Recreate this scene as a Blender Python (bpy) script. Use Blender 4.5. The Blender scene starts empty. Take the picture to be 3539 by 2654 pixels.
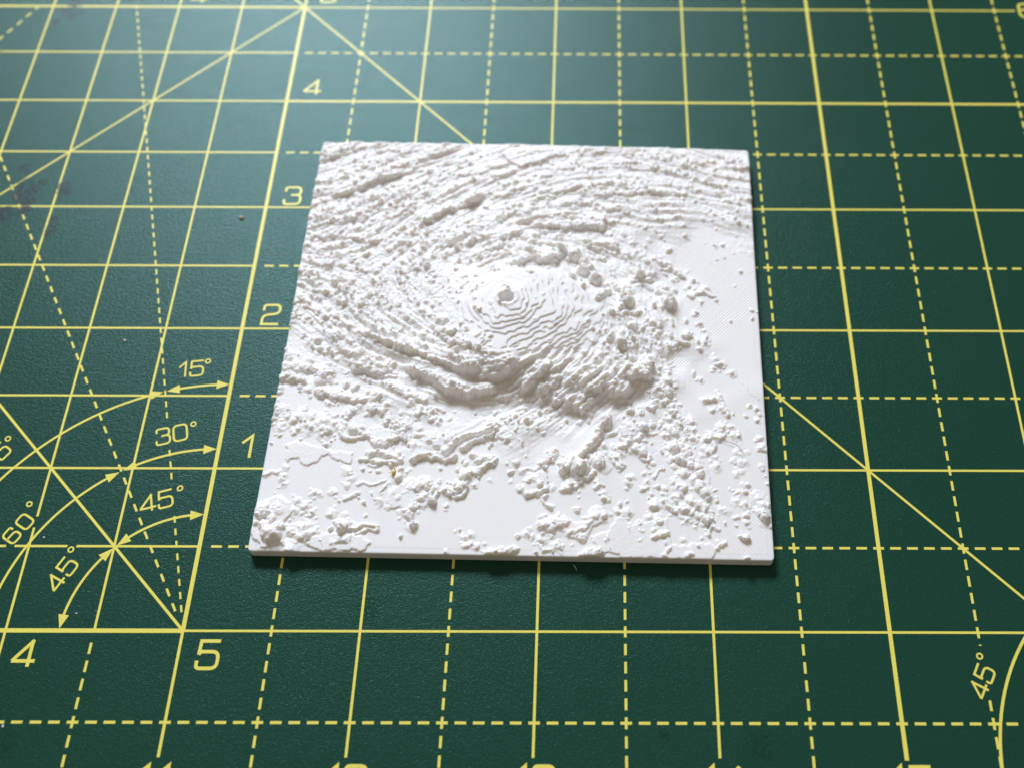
# A white relief of a spiral storm lying on a green cutting mat, lit by one window.
import bpy, math
import numpy as np
from mathutils import Vector

INCH = 0.0254
MM = 0.001
scene = bpy.context.scene
col = scene.collection

# ---------------------------------------------------------------- camera
cam_d = bpy.data.cameras.new("camera")
cam = bpy.data.objects.new("camera", cam_d)
col.objects.link(cam)
cam_d.sensor_fit = 'HORIZONTAL'
cam_d.sensor_width = 36.0
cam_d.lens = 42.355
cam_d.shift_x = -0.08807
cam_d.shift_y = -0.10230
cam.location = (2.32767 * INCH, -2.15715 * INCH, 6.77002 * INCH)
cam.rotation_euler = (0.592760, -0.0063002, 0.00039811)
cam_d.clip_start = 0.005
cam_d.clip_end = 20.0
cam_d.dof.use_dof = True
cam_d.dof.focus_distance = 0.181
cam_d.dof.aperture_fstop = 18.0
scene.camera = cam

# ---------------------------------------------------------------- light of the room and the window
world = bpy.data.worlds.new("World")
scene.world = world
world.use_nodes = True
bg = world.node_tree.nodes["Background"]
bg.inputs["Color"].default_value = (1.0, 0.84, 0.66, 1)
bg.inputs["Strength"].default_value = 0.26

win_d = bpy.data.lights.new("window_light", 'AREA')
win_d.shape = 'RECTANGLE'
win_d.size = 0.42
win_d.size_y = 0.30
win_d.energy = 20.0
win_d.color = (0.795, 0.868, 1.0)
win = bpy.data.objects.new("window_light", win_d)
col.objects.link(win)
WIN_AZ, WIN_EL, WIN_DIST = math.radians(17.5), math.radians(40.0), 1.25
target = Vector((1.85 * INCH, 2.0 * INCH, 0))
win_dir = Vector((-math.sin(WIN_AZ) * math.cos(WIN_EL), math.cos(WIN_AZ) * math.cos(WIN_EL), math.sin(WIN_EL)))
win.location = target + win_dir * WIN_DIST
win.rotation_euler = (-win_dir).to_track_quat('-Z', 'Y').to_euler()

scene.view_settings.view_transform = 'Standard'
scene.view_settings.look = 'None'
scene.view_settings.exposure = 0.0
scene.view_settings.gamma = 1.0

# ---------------------------------------------------------------- object helpers
def empty(name, label, category, loc=(0, 0, 0), rz=0.0, group=None):
    o = bpy.data.objects.new(name, None)
    o.empty_display_size = 0.01
    col.objects.link(o)
    o.location = loc
    o.rotation_euler = (0, 0, rz)
    o["label"] = label
    o["category"] = category
    if group:
        o["group"] = group
    return o

def mesh_object(name, verts, faces, material, parent=None, smooth=False, label=None, category=None, group=None, kind=None):
    me = bpy.data.meshes.new(name)
    me.from_pydata([tuple(v) for v in verts], [], [tuple(f) for f in faces])
    me.update()
    if smooth:
        me.shade_smooth()
    me.materials.append(material)
    o = bpy.data.objects.new(name, me)
    col.objects.link(o)
    if parent:
        o.parent = parent
    for k, v in (("label", label), ("category", category), ("group", group), ("kind", kind)):
        if v:
            o[k] = v
    return o

# ---------------------------------------------------------------- materials
class Nodes:
    def __init__(self, name):
        self.m = bpy.data.materials.new(name)
        self.m.use_nodes = True
        self.t = self.m.node_tree
        self.b = self.t.nodes["Principled BSDF"]
    def n(self, kind, **kw):
        x = self.t.nodes.new(kind)
        for k, v in kw.items():
            if k.startswith("i_"):
                x.inputs[k[2:].replace("_", " ")].default_value = v
            else:
                setattr(x, k, v)
        return x
    def l(self, a, b):
        self.t.links.new(a, b)
    def math(self, op, a, b=None, clamp=False):
        x = self.t.nodes.new("ShaderNodeMath")
        x.operation = op
        x.use_clamp = clamp
        for i, v in enumerate((a, b)):
            if v is None:
                continue
            if isinstance(v, (int, float)):
                x.inputs[i].default_value = v
            else:
                self.l(v, x.inputs[i])
        return x.outputs[0]
    def ramp(self, fac, lo, hi):
        x = self.t.nodes.new("ShaderNodeMapRange")
        x.clamp = True
        x.interpolation_type = 'SMOOTHSTEP'
        x.inputs["From Min"].default_value = lo
        x.inputs["From Max"].default_value = hi
        self.l(fac, x.inputs["Value"])
        return x.outputs["Result"]
    def mix(self, fac, a, b):
        x = self.t.nodes.new("ShaderNodeMix")
        x.data_type = 'RGBA'
        for s, v in (("Factor", fac), ("A", a), ("B", b)):
            sock = [i for i in x.inputs if i.name == s and i.type in (('VALUE',) if s == "Factor" else ('RGBA',))][0]
            if isinstance(v, (tuple, float, int)):
                sock.default_value = v
            else:
                self.l(v, sock)
        return [o for o in x.outputs if o.type == 'RGBA'][0]

def noise(N, vec, scale, detail=2.0, rough=0.5):
    x = N.n("ShaderNodeTexNoise", i_Scale=scale, i_Detail=detail, i_Roughness=rough)
    N.l(vec, x.inputs["Vector"])
    return x.outputs["Fac"]

def blob_mask(N, vec, spots):
    """soft union of round spots (x, y, radius in metres) on the mat, broken up by noise later"""
    out = None
    for x, y, r in spots:
        d = N.n("ShaderNodeVectorMath", operation='DISTANCE')
        N.l(vec, d.inputs[0])
        d.inputs[1].default_value = (x * INCH, y * INCH, 0)
        v = N.ramp(d.outputs["Value"], r * INCH, r * 0.35 * INCH)
        out = v if out is None else N.math('MAXIMUM', out, v)
    return out

# places where purple-brown ink has been smeared on the mat, in inches on its grid
STAINS = [(-1.74, 3.18, .10), (-1.74, 3.09, .11), (-1.69, 3.05, .09), (-1.67, 3.15, .08), (-1.62, 3.21, .06), (-1.46, 3.17, .09), (-1.45, 3.12, .08),
          (-1.82, 2.93, .12), (-1.88, 2.84, .10), (-1.69, 2.97, .08), (-1.46, 2.88, .06), (-1.455, 2.81, .06), (-1.47, 2.77, .06), (-1.78, 3.34, .07),
          (-1.88, 4.94, .10), (-1.83, 4.89, .08), (-1.93, 4.83, .06), (-1.77, 4.94, .06), (-1.84, 5.06, .12)]

def surface_coords(N):
    tc = N.n("ShaderNodeTexCoord")
    geo = N.n("ShaderNodeNewGeometry")
    return geo.outputs["Position"]

def stain_factor(N, vec):
    s = blob_mask(N, vec, STAINS)
    a = noise(N, vec, 760.0, 3.0, 0.65)
    b = noise(N, vec, 2600.0, 2.0, 0.6)
    m = N.math('ADD', N.math('MULTIPLY', a, 0.70), N.math('MULTIPLY', b, 0.30))
    m = N.math('ADD', m, N.math('MULTIPLY', s, 0.14))
    return N.math('MULTIPLY', N.math('MULTIPLY', N.ramp(m, 0.545, 0.625), s), 0.92)

def grain_bump(N, vec, strength, dist):
    """fine leathery grain of the mat"""
    n1 = noise(N, vec, 5200.0, 2.0, 0.6)
    n2 = noise(N, vec, 1900.0, 1.0, 0.5)
    h = N.math('ADD', N.math('MULTIPLY', n2, 0.6), n1)
    bmp = N.n("ShaderNodeBump", i_Strength=strength, i_Distance=dist)
    N.l(h, bmp.inputs["Height"])
    return bmp.outputs["Normal"], h

def make_mat_material():
    N = Nodes("green_cutting_mat")
    P = surface_coords(N)
    nrm, h = grain_bump(N, P, 0.55, 0.00010)
    N.l(nrm, N.b.inputs["Normal"])
    big = noise(N, P, 18.0, 3.0, 0.55)
    fine = noise(N, P, 3400.0, 2.0, 0.7)
    c = N.mix(big, (0.0088, 0.050, 0.0305, 1), (0.0112, 0.057, 0.036, 1))
    spk = N.ramp(fine, 0.60, 0.78)
    c = N.mix(N.math('MULTIPLY', spk, 0.30), c, (0.035, 0.12, 0.095, 1))
    # a damp-looking round mark and two faint ones
    ring = blob_mask(N, P, [(1.03, .135, .075), (1.045, .10, .07)])
    faint = blob_mask(N, P, [(-.87, -.63, .13), (3.22, -.62, .12), (2.70, -.565, .05)])
    rn = noise(N, P, 1500.0, 2.0, 0.6)
    mark = N.math('MULTIPLY', ring, N.ramp(rn, 0.36, 0.52))
    c = N.mix(N.math('MULTIPLY', mark, 0.45), c, (0.006, 0.045, 0.026, 1))
    c = N.mix(N.math('MULTIPLY', N.math('MULTIPLY', faint, N.ramp(rn, 0.40, 0.60)), 0.6), c, (0.007, 0.030, 0.020, 1))
    c = N.mix(stain_factor(N, P), c, (0.014, 0.012, 0.013, 1))
    N.l(c, N.b.inputs["Base Color"])
    r = N.math('ADD', N.math('MULTIPLY', big, 0.05), 0.24)
    r = N.math('SUBTRACT', r, N.math('MULTIPLY', mark, 0.10))
    N.l(r, N.b.inputs["Roughness"])
    N.b.inputs["IOR"].default_value = 1.50
    N.b.inputs["Specular IOR Level"].default_value = 0.26
    N.b.inputs["Specular Tint"].default_value = (0.56, 1.0, 0.96, 1)
    return N.m

def make_ink_material():
    N = Nodes("yellow_printed_ink")
    P = surface_coords(N)
    nrm, h = grain_bump(N, P, 0.45, 0.00009)
    N.l(nrm, N.b.inputs["Normal"])
    n1 = noise(N, P, 2600.0, 3.0, 0.7)
    n2 = noise(N, P, 140.0, 2.0, 0.5)
    c = N.mix(n2, (0.83, 0.74, 0.125, 1), (0.88, 0.80, 0.165, 1))
    worn = N.math('MULTIPLY', N.ramp(n1, 0.60, 0.80), 0.45)
    c = N.mix(worn, c, (0.36, 0.33, 0.07, 1))
    scuff = N.math('MULTIPLY', blob_mask(N, P, [(-2.29, 4.48, .035), (-1.84, 4.98, .05), (-.755, -.5, .03), (-.01, 2.62, .0), (-.445, 3.17, .03)]), N.ramp(n1, 0.38, 0.55))
    c = N.mix(scuff, c, (0.05, 0.07, 0.04, 1))
    c = N.mix(stain_factor(N, P), c, (0.05, 0.035, 0.03, 1))
    N.l(c, N.b.inputs["Base Color"])
    N.b.inputs["Roughness"].default_value = 0.31
    N.b.inputs["Specular IOR Level"].default_value = 0.26
    N.b.inputs["IOR"].default_value = 1.48
    return N.m

def make_plastic_material():
    N = Nodes("white_printed_plastic")
    tc = N.n("ShaderNodeTexCoord")
    P = tc.outputs["Object"]
    a = noise(N, P, 260.0, 2.0, 0.5)
    c = N.mix(a, (0.875, 0.865, 0.845, 1), (0.90, 0.895, 0.88, 1))
    N.l(c, N.b.inputs["Base Color"])
    n1 = noise(N, P, 5200.0, 3.0, 0.6)
    bmp = N.n("ShaderNodeBump", i_Strength=0.30, i_Distance=0.00006)
    N.l(n1, bmp.inputs["Height"])
    N.l(bmp.outputs["Normal"], N.b.inputs["Normal"])
    N.b.inputs["Roughness"].default_value = 0.42
    N.b.inputs["IOR"].default_value = 1.46
    N.b.inputs["Subsurface Weight"].default_value = 0.65
    N.b.inputs["Subsurface Radius"].default_value = (1.0, 0.74, 0.48)
    N.b.inputs["Subsurface Scale"].default_value = 0.0008
    return N.m

def make_plain(name, a, b, scale=900.0, rough=0.6):
    N = Nodes(name)
    tc = N.n("ShaderNodeTexCoord")
    f = noise(N, tc.outputs["Object"], scale, 3.0, 0.6)
    N.l(N.mix(f, a + (1,), b + (1,)), N.b.inputs["Base Color"])
    N.b.inputs["Roughness"].default_value = rough
    return N.m

M_MAT = make_mat_material()
M_INK = make_ink_material()
M_PLASTIC = make_plastic_material()
M_STRAND = make_plain("plastic_strand", (0.80, 0.78, 0.74), (0.88, 0.87, 0.85), 900.0, 0.4)
M_CRUMB = make_plain("tan_crumb", (0.42, 0.33, 0.20), (0.66, 0.56, 0.38), 2500.0, 0.7)
M_OCHRE = make_plain("ochre_fibre", (0.62, 0.36, 0.06), (0.80, 0.58, 0.20), 2500.0, 0.6)
M_HAIR = make_plain("dark_hair", (0.05, 0.035, 0.03), (0.12, 0.09, 0.07), 2500.0, 0.45)
M_LINT = make_plain("pale_lint", (0.62, 0.62, 0.60), (0.80, 0.80, 0.78), 2500.0, 0.7)

# ---------------------------------------------------------------- the cutting mat and its print
MX0, MX1, MY0, MY1 = -11.9, 6.05, -1.1, 10.9
mat_root = empty("cutting_mat", "dark green cutting mat with yellow inch grid, angle lines and numerals", "cutting mat")

def rounded_rect(x0, x1, y0, y1, r, n=8):
    pts = []
    for cx, cy, a0 in ((x1 - r, y1 - r, 0), (x0 + r, y1 - r, 90), (x0 + r, y0 + r, 180), (x1 - r, y0 + r, 270)):
        for i in range(n + 1):
            a = math.radians(a0 + 90 * i / n)
            pts.append((cx + r * math.cos(a), cy + r * math.sin(a)))
    return pts

ring = rounded_rect(MX0 * INCH, MX1 * INCH, MY0 * INCH, MY1 * INCH, 0.006)
k = len(ring)
mesh_object("mat_sheet", [(x, y, 0) for x, y in ring] + [(x, y, -0.0028) for x, y in ring],
            [list(range(k)), list(range(2 * k - 1, k - 1, -1))] + [(i, i + k, (i + 1) % k + k, (i + 1) % k) for i in range(k)], M_MAT, mat_root)

THIN, MID, THICK = 0.0142, 0.0190, 0.0246
Z_H, Z_V, Z_D, Z_A, Z_T, Z_W = (0.010, 0.014, 0.018, 0.022, 0.026, 0.030)

def ribbon(pts, width, closed=False):
    """verts/faces of a flat mitred band along pts (inches)"""
    p = np.array(pts, float)
    n = len(p)
    if closed:
        prv, nxt = np.roll(p, 1, 0), np.roll(p, -1, 0)
    else:
        prv = np.vstack([p[:1] * 2 - p[1:2], p[:-1]])
        nxt = np.vstack([p[1:], p[-1:] * 2 - p[-2:-1]])
    d1 = p - prv; d2 = nxt - p
    d1 /= np.linalg.norm(d1, axis=1)[:, None]; d2 /= np.linalg.norm(d2, axis=1)[:, None]
    n1 = np.c_[-d1[:, 1], d1[:, 0]]; n2 = np.c_[-d2[:, 1], d2[:, 0]]
    m = n1 + n2
    m /= np.linalg.norm(m, axis=1)[:, None]
    c = np.maximum((m * n1).sum(1), 0.45)
    off = m * (width / 2 / c)[:, None]
    v = np.vstack([p + off, p - off])
    f = [(i, i + n, i + 1 + n, i + 1) for i in range(n - 1)]
    if closed:
        f.append((n - 1, 2 * n - 1, n, 0))
    return v, f

def print_part(name, bands, zmm, label=None):
    V, F = [], []
    for v, f in bands:
        b = len(V)
        V += [(x * INCH, y * INCH, zmm * MM) for x, y in v]
        F += [tuple(b + i for i in q) for q in f]
    return mesh_object(name, V, F, M_INK, mat_root, label=label)

def segs(spans, fixed, vertical, width):
    return [ribbon([(fixed, a), (fixed, b)] if vertical else [(a, fixed), (b, fixed)], width) for a, b in spans]

def dashes(a, b, pitch=0.1, length=0.063):
    k0, k1 = math.ceil(a / pitch - 0.01), math.floor(b / pitch + 0.01)
    return [(max(a, k * pitch - length / 2), min(b, k * pitch + length / 2)) for k in range(k0, k1 + 1)]

def cut(spans, gaps):
    for g0, g1 in gaps:
        out = []
        for a, b in spans:
            if g1 <= a or g0 >= b:
                out.append((a, b)); continue
            if a < g0: out.append((a, g0))
            if b > g1: out.append((g1, b))
        spans = out
    return spans

XL, XR, YB, YT = -11.0, 6.0, -0.68, 9.9
for i in range(-1, 20):                       # lines along x, every half inch
    y = i / 2
    whole = (i % 2 == 0)
    gaps = []
    if y == .5: gaps = [(-1.135, -1.085), (-.775, -.722)]
    if y == 5: XE = 5.667
    else: XE = 5.667 if whole else 5.95
    left = [] if y < 0 else [(XL, 0)]
    if y < 0:
        print_part("dashed_line", segs(dashes(XL, XE), y, False, .0155), Z_H); continue
    wl = THICK if y == 0 else (.0215 if y == 5 else THIN)
    print_part("grid_line", segs(cut([(XL, 0)], gaps), y, False, wl), Z_H)
    if whole:
        print_part("grid_line", segs([(0, XE)], y, False, .0195 if y == 4 else .0138), Z_H)
    else:
        print_part("dashed_line", segs(dashes(.05, XE), y, False, .0150), Z_H)
for i in range(-22, 12):                      # lines along y
    x = i / 2
    whole = (i % 2 == 0)
    right = x > 0
    yb = YB if whole else -1.0
    gaps = []
    if x == -1: gaps = [(.615, .685)]
    if x == 4: 
        print_part("grid_line", segs([(-.690, YT)], x, True, THICK * .96), Z_V)
    elif x == 0:
        print_part("grid_line", segs([(0, 5)], x, True, THICK), Z_V)
        print_part("grid_line", segs([(yb, 0)], x, True, .0165), Z_V)
        print_part("grid_line", segs([(5, YT)], x, True, .0175), Z_V)
    elif x < 0:
        print_part("grid_line", segs(cut([(0 if not whole else yb, YT)], gaps), x, True, .0145), Z_V)
        if not whole:
            print_part("dashed_line", segs(dashes(yb, -.03), x, True, .0150), Z_V)
    elif whole:
        print_part("grid_line", segs([(yb, YT)], x, True, .0150), Z_V)
    else:
        gaps = [(-.375, -.075)] if x == 4.5 else []
        print_part("dashed_line", segs(cut(dashes(yb, YT), gaps), x, True, .0150), Z_V)

def slanted(x0, y0, ang, s0, s1, width, pitch=None, length=None):
    d = (math.cos(math.radians(ang)), math.sin(math.radians(ang)))
    sp = [(s0, s1)]
    if pitch:
        n = int((s1 - s0) / pitch)
        sp = [(s0 + j * pitch, s0 + j * pitch + length) for j in range(n + 1)]
    return [ribbon([(x0 + d[0] * a, y0 + d[1] * a), (x0 + d[0] * b, y0 + d[1] * b)], width) for a, b in sp]

print_part("angle_line", slanted(0, 0, 135, 0, 7.07, .0160), Z_D)
print_part("angle_line", slanted(0, 5, -135, .0, 7.0, .0140), Z_D)
print_part("angle_line", slanted(0, 5, -45, .0, 8.3, .0150), Z_D)
print_part("angle_line", slanted(0, 5, 135, .0, 3.0, .0150), Z_D)
print_part("dashed_angle_line", slanted(0, 0, 105, .11, .74, .0120, .0800, .043) + slanted(0, 0, 105, .96, 1.14, .0120, .0800, .043) + slanted(0, 0, 105, 1.39, 5.17, .0120, .0800, .043), Z_D)
print_part("dashed_angle_line", slanted(0, 0, 120, .13, 5.75, .0140, .1000, .053), Z_D)
print_part("dashed_angle_line", slanted(-5, 0, 60, .13, 5.76, .0140, .1000, .055), Z_D)

def arc_pts(cx, cy, r, a0, a1, n=48):
    return [(cx + r * math.sin(math.radians(a0 + (a1 - a0) * i / n)) * -1, cy + r * math.cos(math.radians(a0 + (a1 - a0) * i / n))) for i in range(n + 1)]

def arrowhead(cx, cy, r, a_tip, toward, size=.080, half=.031):
    da = math.degrees(size / r) * toward
    tip = arc_pts(cx, cy, r, a_tip, a_tip, 1)[0]
    out = arc_pts(cx, cy, r + half, a_tip + da, a_tip + da, 1)[0]
    inn = arc_pts(cx, cy, r - half, a_tip + da, a_tip + da, 1)[0]
    v = [tip, out, inn]
    return (v, [(0, 1, 2)] if toward > 0 else [(0, 2, 1)])

for r, a0, a1 in ((.700, 0, 45), (.700, 45, 90), (1.130, 0, 30), (1.130, 30, 90), (1.582, 0, 15), (1.582, 15, 90)):
    e = math.degrees(.011 / r)
    b0, b1 = a0 + e, a1 - e
    trim = math.degrees(.070 / r)
    print_part("angle_arc", [ribbon(arc_pts(0, 0, r, b0 + trim, b1 - trim), .0150)], Z_A)
    print_part("arrowhead", [arrowhead(0, 0, r, b0, 1)], Z_W)
    print_part("arrowhead", [arrowhead(0, 0, r, b1, -1)], Z_W)
print_part("angle_arc", [ribbon(arc_pts(5.757, -.794, 1.256, -60, 92, 70), .0170)], Z_A)

def round_corners(pts, rad, closed=False, n=6):
    p = [np.array(q, float) for q in pts]
    out = []
    m = len(p)
    for i in range(m):
        if not closed and (i == 0 or i == m - 1):
            out.append(p[i]); continue
        a, b, c = p[i - 1], p[i], p[(i + 1) % m]
        la, lc = np.linalg.norm(a - b), np.linalg.norm(c - b)
        t = min(rad, la * .48, lc * .48)
        s, e = b + (a - b) / la * t, b + (c - b) / lc * t
        for j in range(n + 1):
            u = j / n
            out.append((1 - u) ** 2 * s + 2 * u * (1 - u) * b + u * u * e)
    return out

# strokes of the numerals in a box of width .75 and height 1: (points, corner radius, closed)
GLYPH = {
    '0': [([(0, 0), (.75, 0), (.75, 1), (0, 1)], .26, True)],
    '1': [([(.02, .66), (.40, 1), (.40, 0)], .03, False)],
    '2': [([(.02, .70), (.02, 1), (.73, 1), (.73, .56), (.02, .46), (.0, .0)], .26, False), ([(-.05, 0), (.75, 0)], 0, False)],
    '3': [([(.02, .74), (.02, 1), (.72, 1), (.72, .54), (.28, .54)], .24, False), ([(.28, .5395), (.75, .54), (.75, 0), (0, 0), (0, .28)], .24, False)],
    '4': [([(.645, 1.0), (-.02, .225)], .02, False), ([(-.04, .215), (.84, .215)], .02, False), ([(.60, 0), (.60, 1)], .02, False)],
    '5': [([(.76, 1), (.06, 1), (.03, .50)], .02, False), ([(.03, .50), (.10, .61), (.75, .61), (.75, 0), (0, 0), (0, .28)], .24, False)],
    '6': [([(.72, .76), (.72, 1), (.0, 1), (.0, 0), (.75, 0), (.75, .56), (.02, .56)], .26, False)],
    '7': [([(0, 1), (.75, 1), (.25, 0)], .03, False)],
}

def numeral(text, x, y, h, rot=0.0, stroke=.018, gap=1.08, dz=0.0, deg=None):
    """one printed numeral, lower left corner at (x, y) inches"""
    ca, sa = math.cos(math.radians(rot)), math.sin(math.radians(rot))
    bands = []
    ux = 0.0
    h2 = h - stroke
    for ch in text:
        for pts, rad, closed in GLYPH[ch]:
            q = round_corners(pts, rad, closed) if rad > .05 else [np.array(t, float) for t in pts]
            q = [(stroke / 2 + ux + t[0] * h2, stroke / 2 + t[1] * h2) for t in q]
            q = [(x + ca * a - sa * b, y + sa * a + ca * b) for a, b in q]
            bands.append(ribbon(q, stroke, closed))
        ux += h * (.62 if ch == '1' else gap * .95)
    if deg:
        cx, cy = deg
        bands.append(ribbon([(cx + .0150 * math.cos(t * math.pi / 12), cy + .0150 * math.sin(t * math.pi / 12)) for t in range(24)], .0095, True))
    V, F = [], []
    for j, (v, f) in enumerate(bands):
        b = len(V)
        V += [(p[0] * INCH, p[1] * INCH, (Z_T + .0012 * j) * MM) for p in v]
        F += [tuple(b + i for i in q) for q in f]
    return mesh_object("numeral", V, F, M_INK, mat_root)

for n_, yy in ((1, 1.063), (2, 2.024), (3, 3.019), (4, 4.059), (5, 5.050)):
    numeral(str(n_), .110 if n_ != 1 else .128, yy, .168)
numeral('5', .100, -.220, .172, stroke=.0195)
numeral('4', -.925, -.213, .168, stroke=.0195)
numeral('4', -.93, 5.045, .168, stroke=.0185)
for n_ in range(10, 17):
    numeral(str(n_), n_ - 11 - .112, -.885, .172, stroke=.0215, gap=1.0)
for n_, yy in ((2, 1), (3, 2), (4, 3), (5, 4), (6, 5), (7, 6)):
    numeral(str(n_), 5.692, yy - .078, .165, stroke=.0185)
numeral('15', -.353, 1.624, .120, 7.0, .0125, deg=(-.178, 1.751))
numeral('30', -.390, 1.145, .122, 14.0, .0130, gap=.90, deg=(-.187, 1.301))
numeral('45', -.392, .698, .122, 16.0, .0130, gap=.92, deg=(-.186, .868))
numeral('60', -1.094, .500, .106, 59.0, .0130, gap=1.02, deg=(-1.068, .763))
numeral('45', -.762, .212, .118, 63.0, .0130, gap=.96, deg=(-.749, .478))
numeral('75', -1.375, .950, .118, 55.0, .0130, gap=.98, deg=(-1.315, 1.196))
numeral('45', 4.478, -.382, .112, 61.5, .0125, gap=.94, deg=(4.486, -.133))

# shapes of the relief in plate millimetres: x y height / x y density / x y radius height / height width x y... / height x y...
BASE_POINTS = """
36.07 43.6 5
33.57 41.91 4.9
38.77 42.02 4.9
36.32 39.45 4.9
36.47 36.67 4.5
31.07 36.74 4.2
42.29 36.85 4.4
36.64 33.24 3.9
31.28 33.3 3.6
43.36 33.32 4
46.91 37.93 3.7
47.04 33.81 3.3
31.38 31.3 2.9
36.95 30.79 2.6
42.52 30.26 2.8
47.15 29.89 2.7
31.1 23.63 0.1
36.24 24.82 0.1
41.3 24.87 0.2
45.96 22.91 0.2
48.24 22.75 0.1
27.98 24.65 0.1
31.52 27.56 1.1
37.04 27.88 1.2
42.6 27.27 1.1
46.78 26.16 0.9
51.57 40.57 3.2
54.47 35.41 2.7
52.65 31.65 2.6
54.53 29.79 2.2
50.88 27.95 1.6
51.62 25.03 0.3
55.01 28.56 1.6
54.98 25.09 0.3
57.79 30.31 1.4
57.82 26.45 0.3
58.73 39.49 1.6
60.15 35.33 1.2
62.07 36.71 0.8
63.47 33.32 0.1
59.66 30.05 1
63.34 25.32 0.2
62.24 47.46 0
67.29 53.54 0
59.77 46.56 0.4
57.31 43.55 1.4
38.06 46.09 4.6
42.82 46.51 4.3
47.67 44.57 3.9
50.57 43.25 3.4
37.71 50.02 2
42.61 49.83 2
47.54 48.52 1.9
50.98 46.91 1.8
53.44 44.35 1.8
32.97 48.33 2.6
30.87 45.37 3.9
28.64 42.78 3.4
27.48 39.07 3
27.33 34.9 2.6
24.04 39.5 2.2
23.54 45.05 2.4
18.56 45.48 1.6
13.64 45.64 1.2
8.72 45.73 0.9
3.78 45.82 0.6
-0.42 41.31 0.3
0.62 34.71 0.15
5.74 32.1 0.15
11.12 26.93 0.05
14.29 40.05 1
19.59 35.58 1.2
24.74 31.59 1.7
22.6 28.09 0.3
27.26 29.15 1.4
17.65 30.7 0.2
27.81 51.3 2
32.66 52.46 2.2
37.58 52.57 2.2
47.39 53.67 1.8
52.36 52.66 0.8
54.87 49.27 0.6
62.33 56.28 0.3
-0.2 73.04 1
1.2 63.78 1.1
1.54 54.53 0.9
10.59 70.52 1.1
11.79 60.75 1.2
12.92 51.53 1.2
20.63 74.1 1.1
21.64 63.92 1.5
22.59 54.34 1.8
31.1 74.25 1.2
31.59 67.38 1.5
32.21 58.79 1.9
41.57 74.49 1.2
42 64.29 1.6
42.27 57.84 1.8
52.04 74.81 1.1
52.18 64.82 1.2
52.27 58.57 1.1
62.49 71.76 1
62.39 62.23 0.7
72.92 72.15 0.8
72.56 62.53 0.6
75.88 56.64 0.2
72.27 53.65 0
69.93 58.44 0.1
-0.52 14.08 0
0.27 4.63 0
9.77 4.82 0
18.7 2.71 0
27.29 2.88 0
40.31 0.88 0
57.4 1.22 0
74.51 1.55 0
2.71 21.62 0
10.59 14.3 0
16.67 19.35 0.05
23.19 22.01 0.05
26.4 12.2 0
32.67 17.2 0
35.41 10 0
43.9 17.43 0
44.29 7.82 0
52.85 20.08 0.05
57.39 12.82 0
61.73 5.85 0
66.38 17.88 0
69.04 30.8 0
71.81 41.89 0
74.49 47.73 0
76.34 36.38 0
75.51 20.57 0
75 10.78 0
66.99 41.79 0
61.89 19.24 0.1
1.72 27.79 0.05
7.81 24.26 0.05
"""
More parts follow.
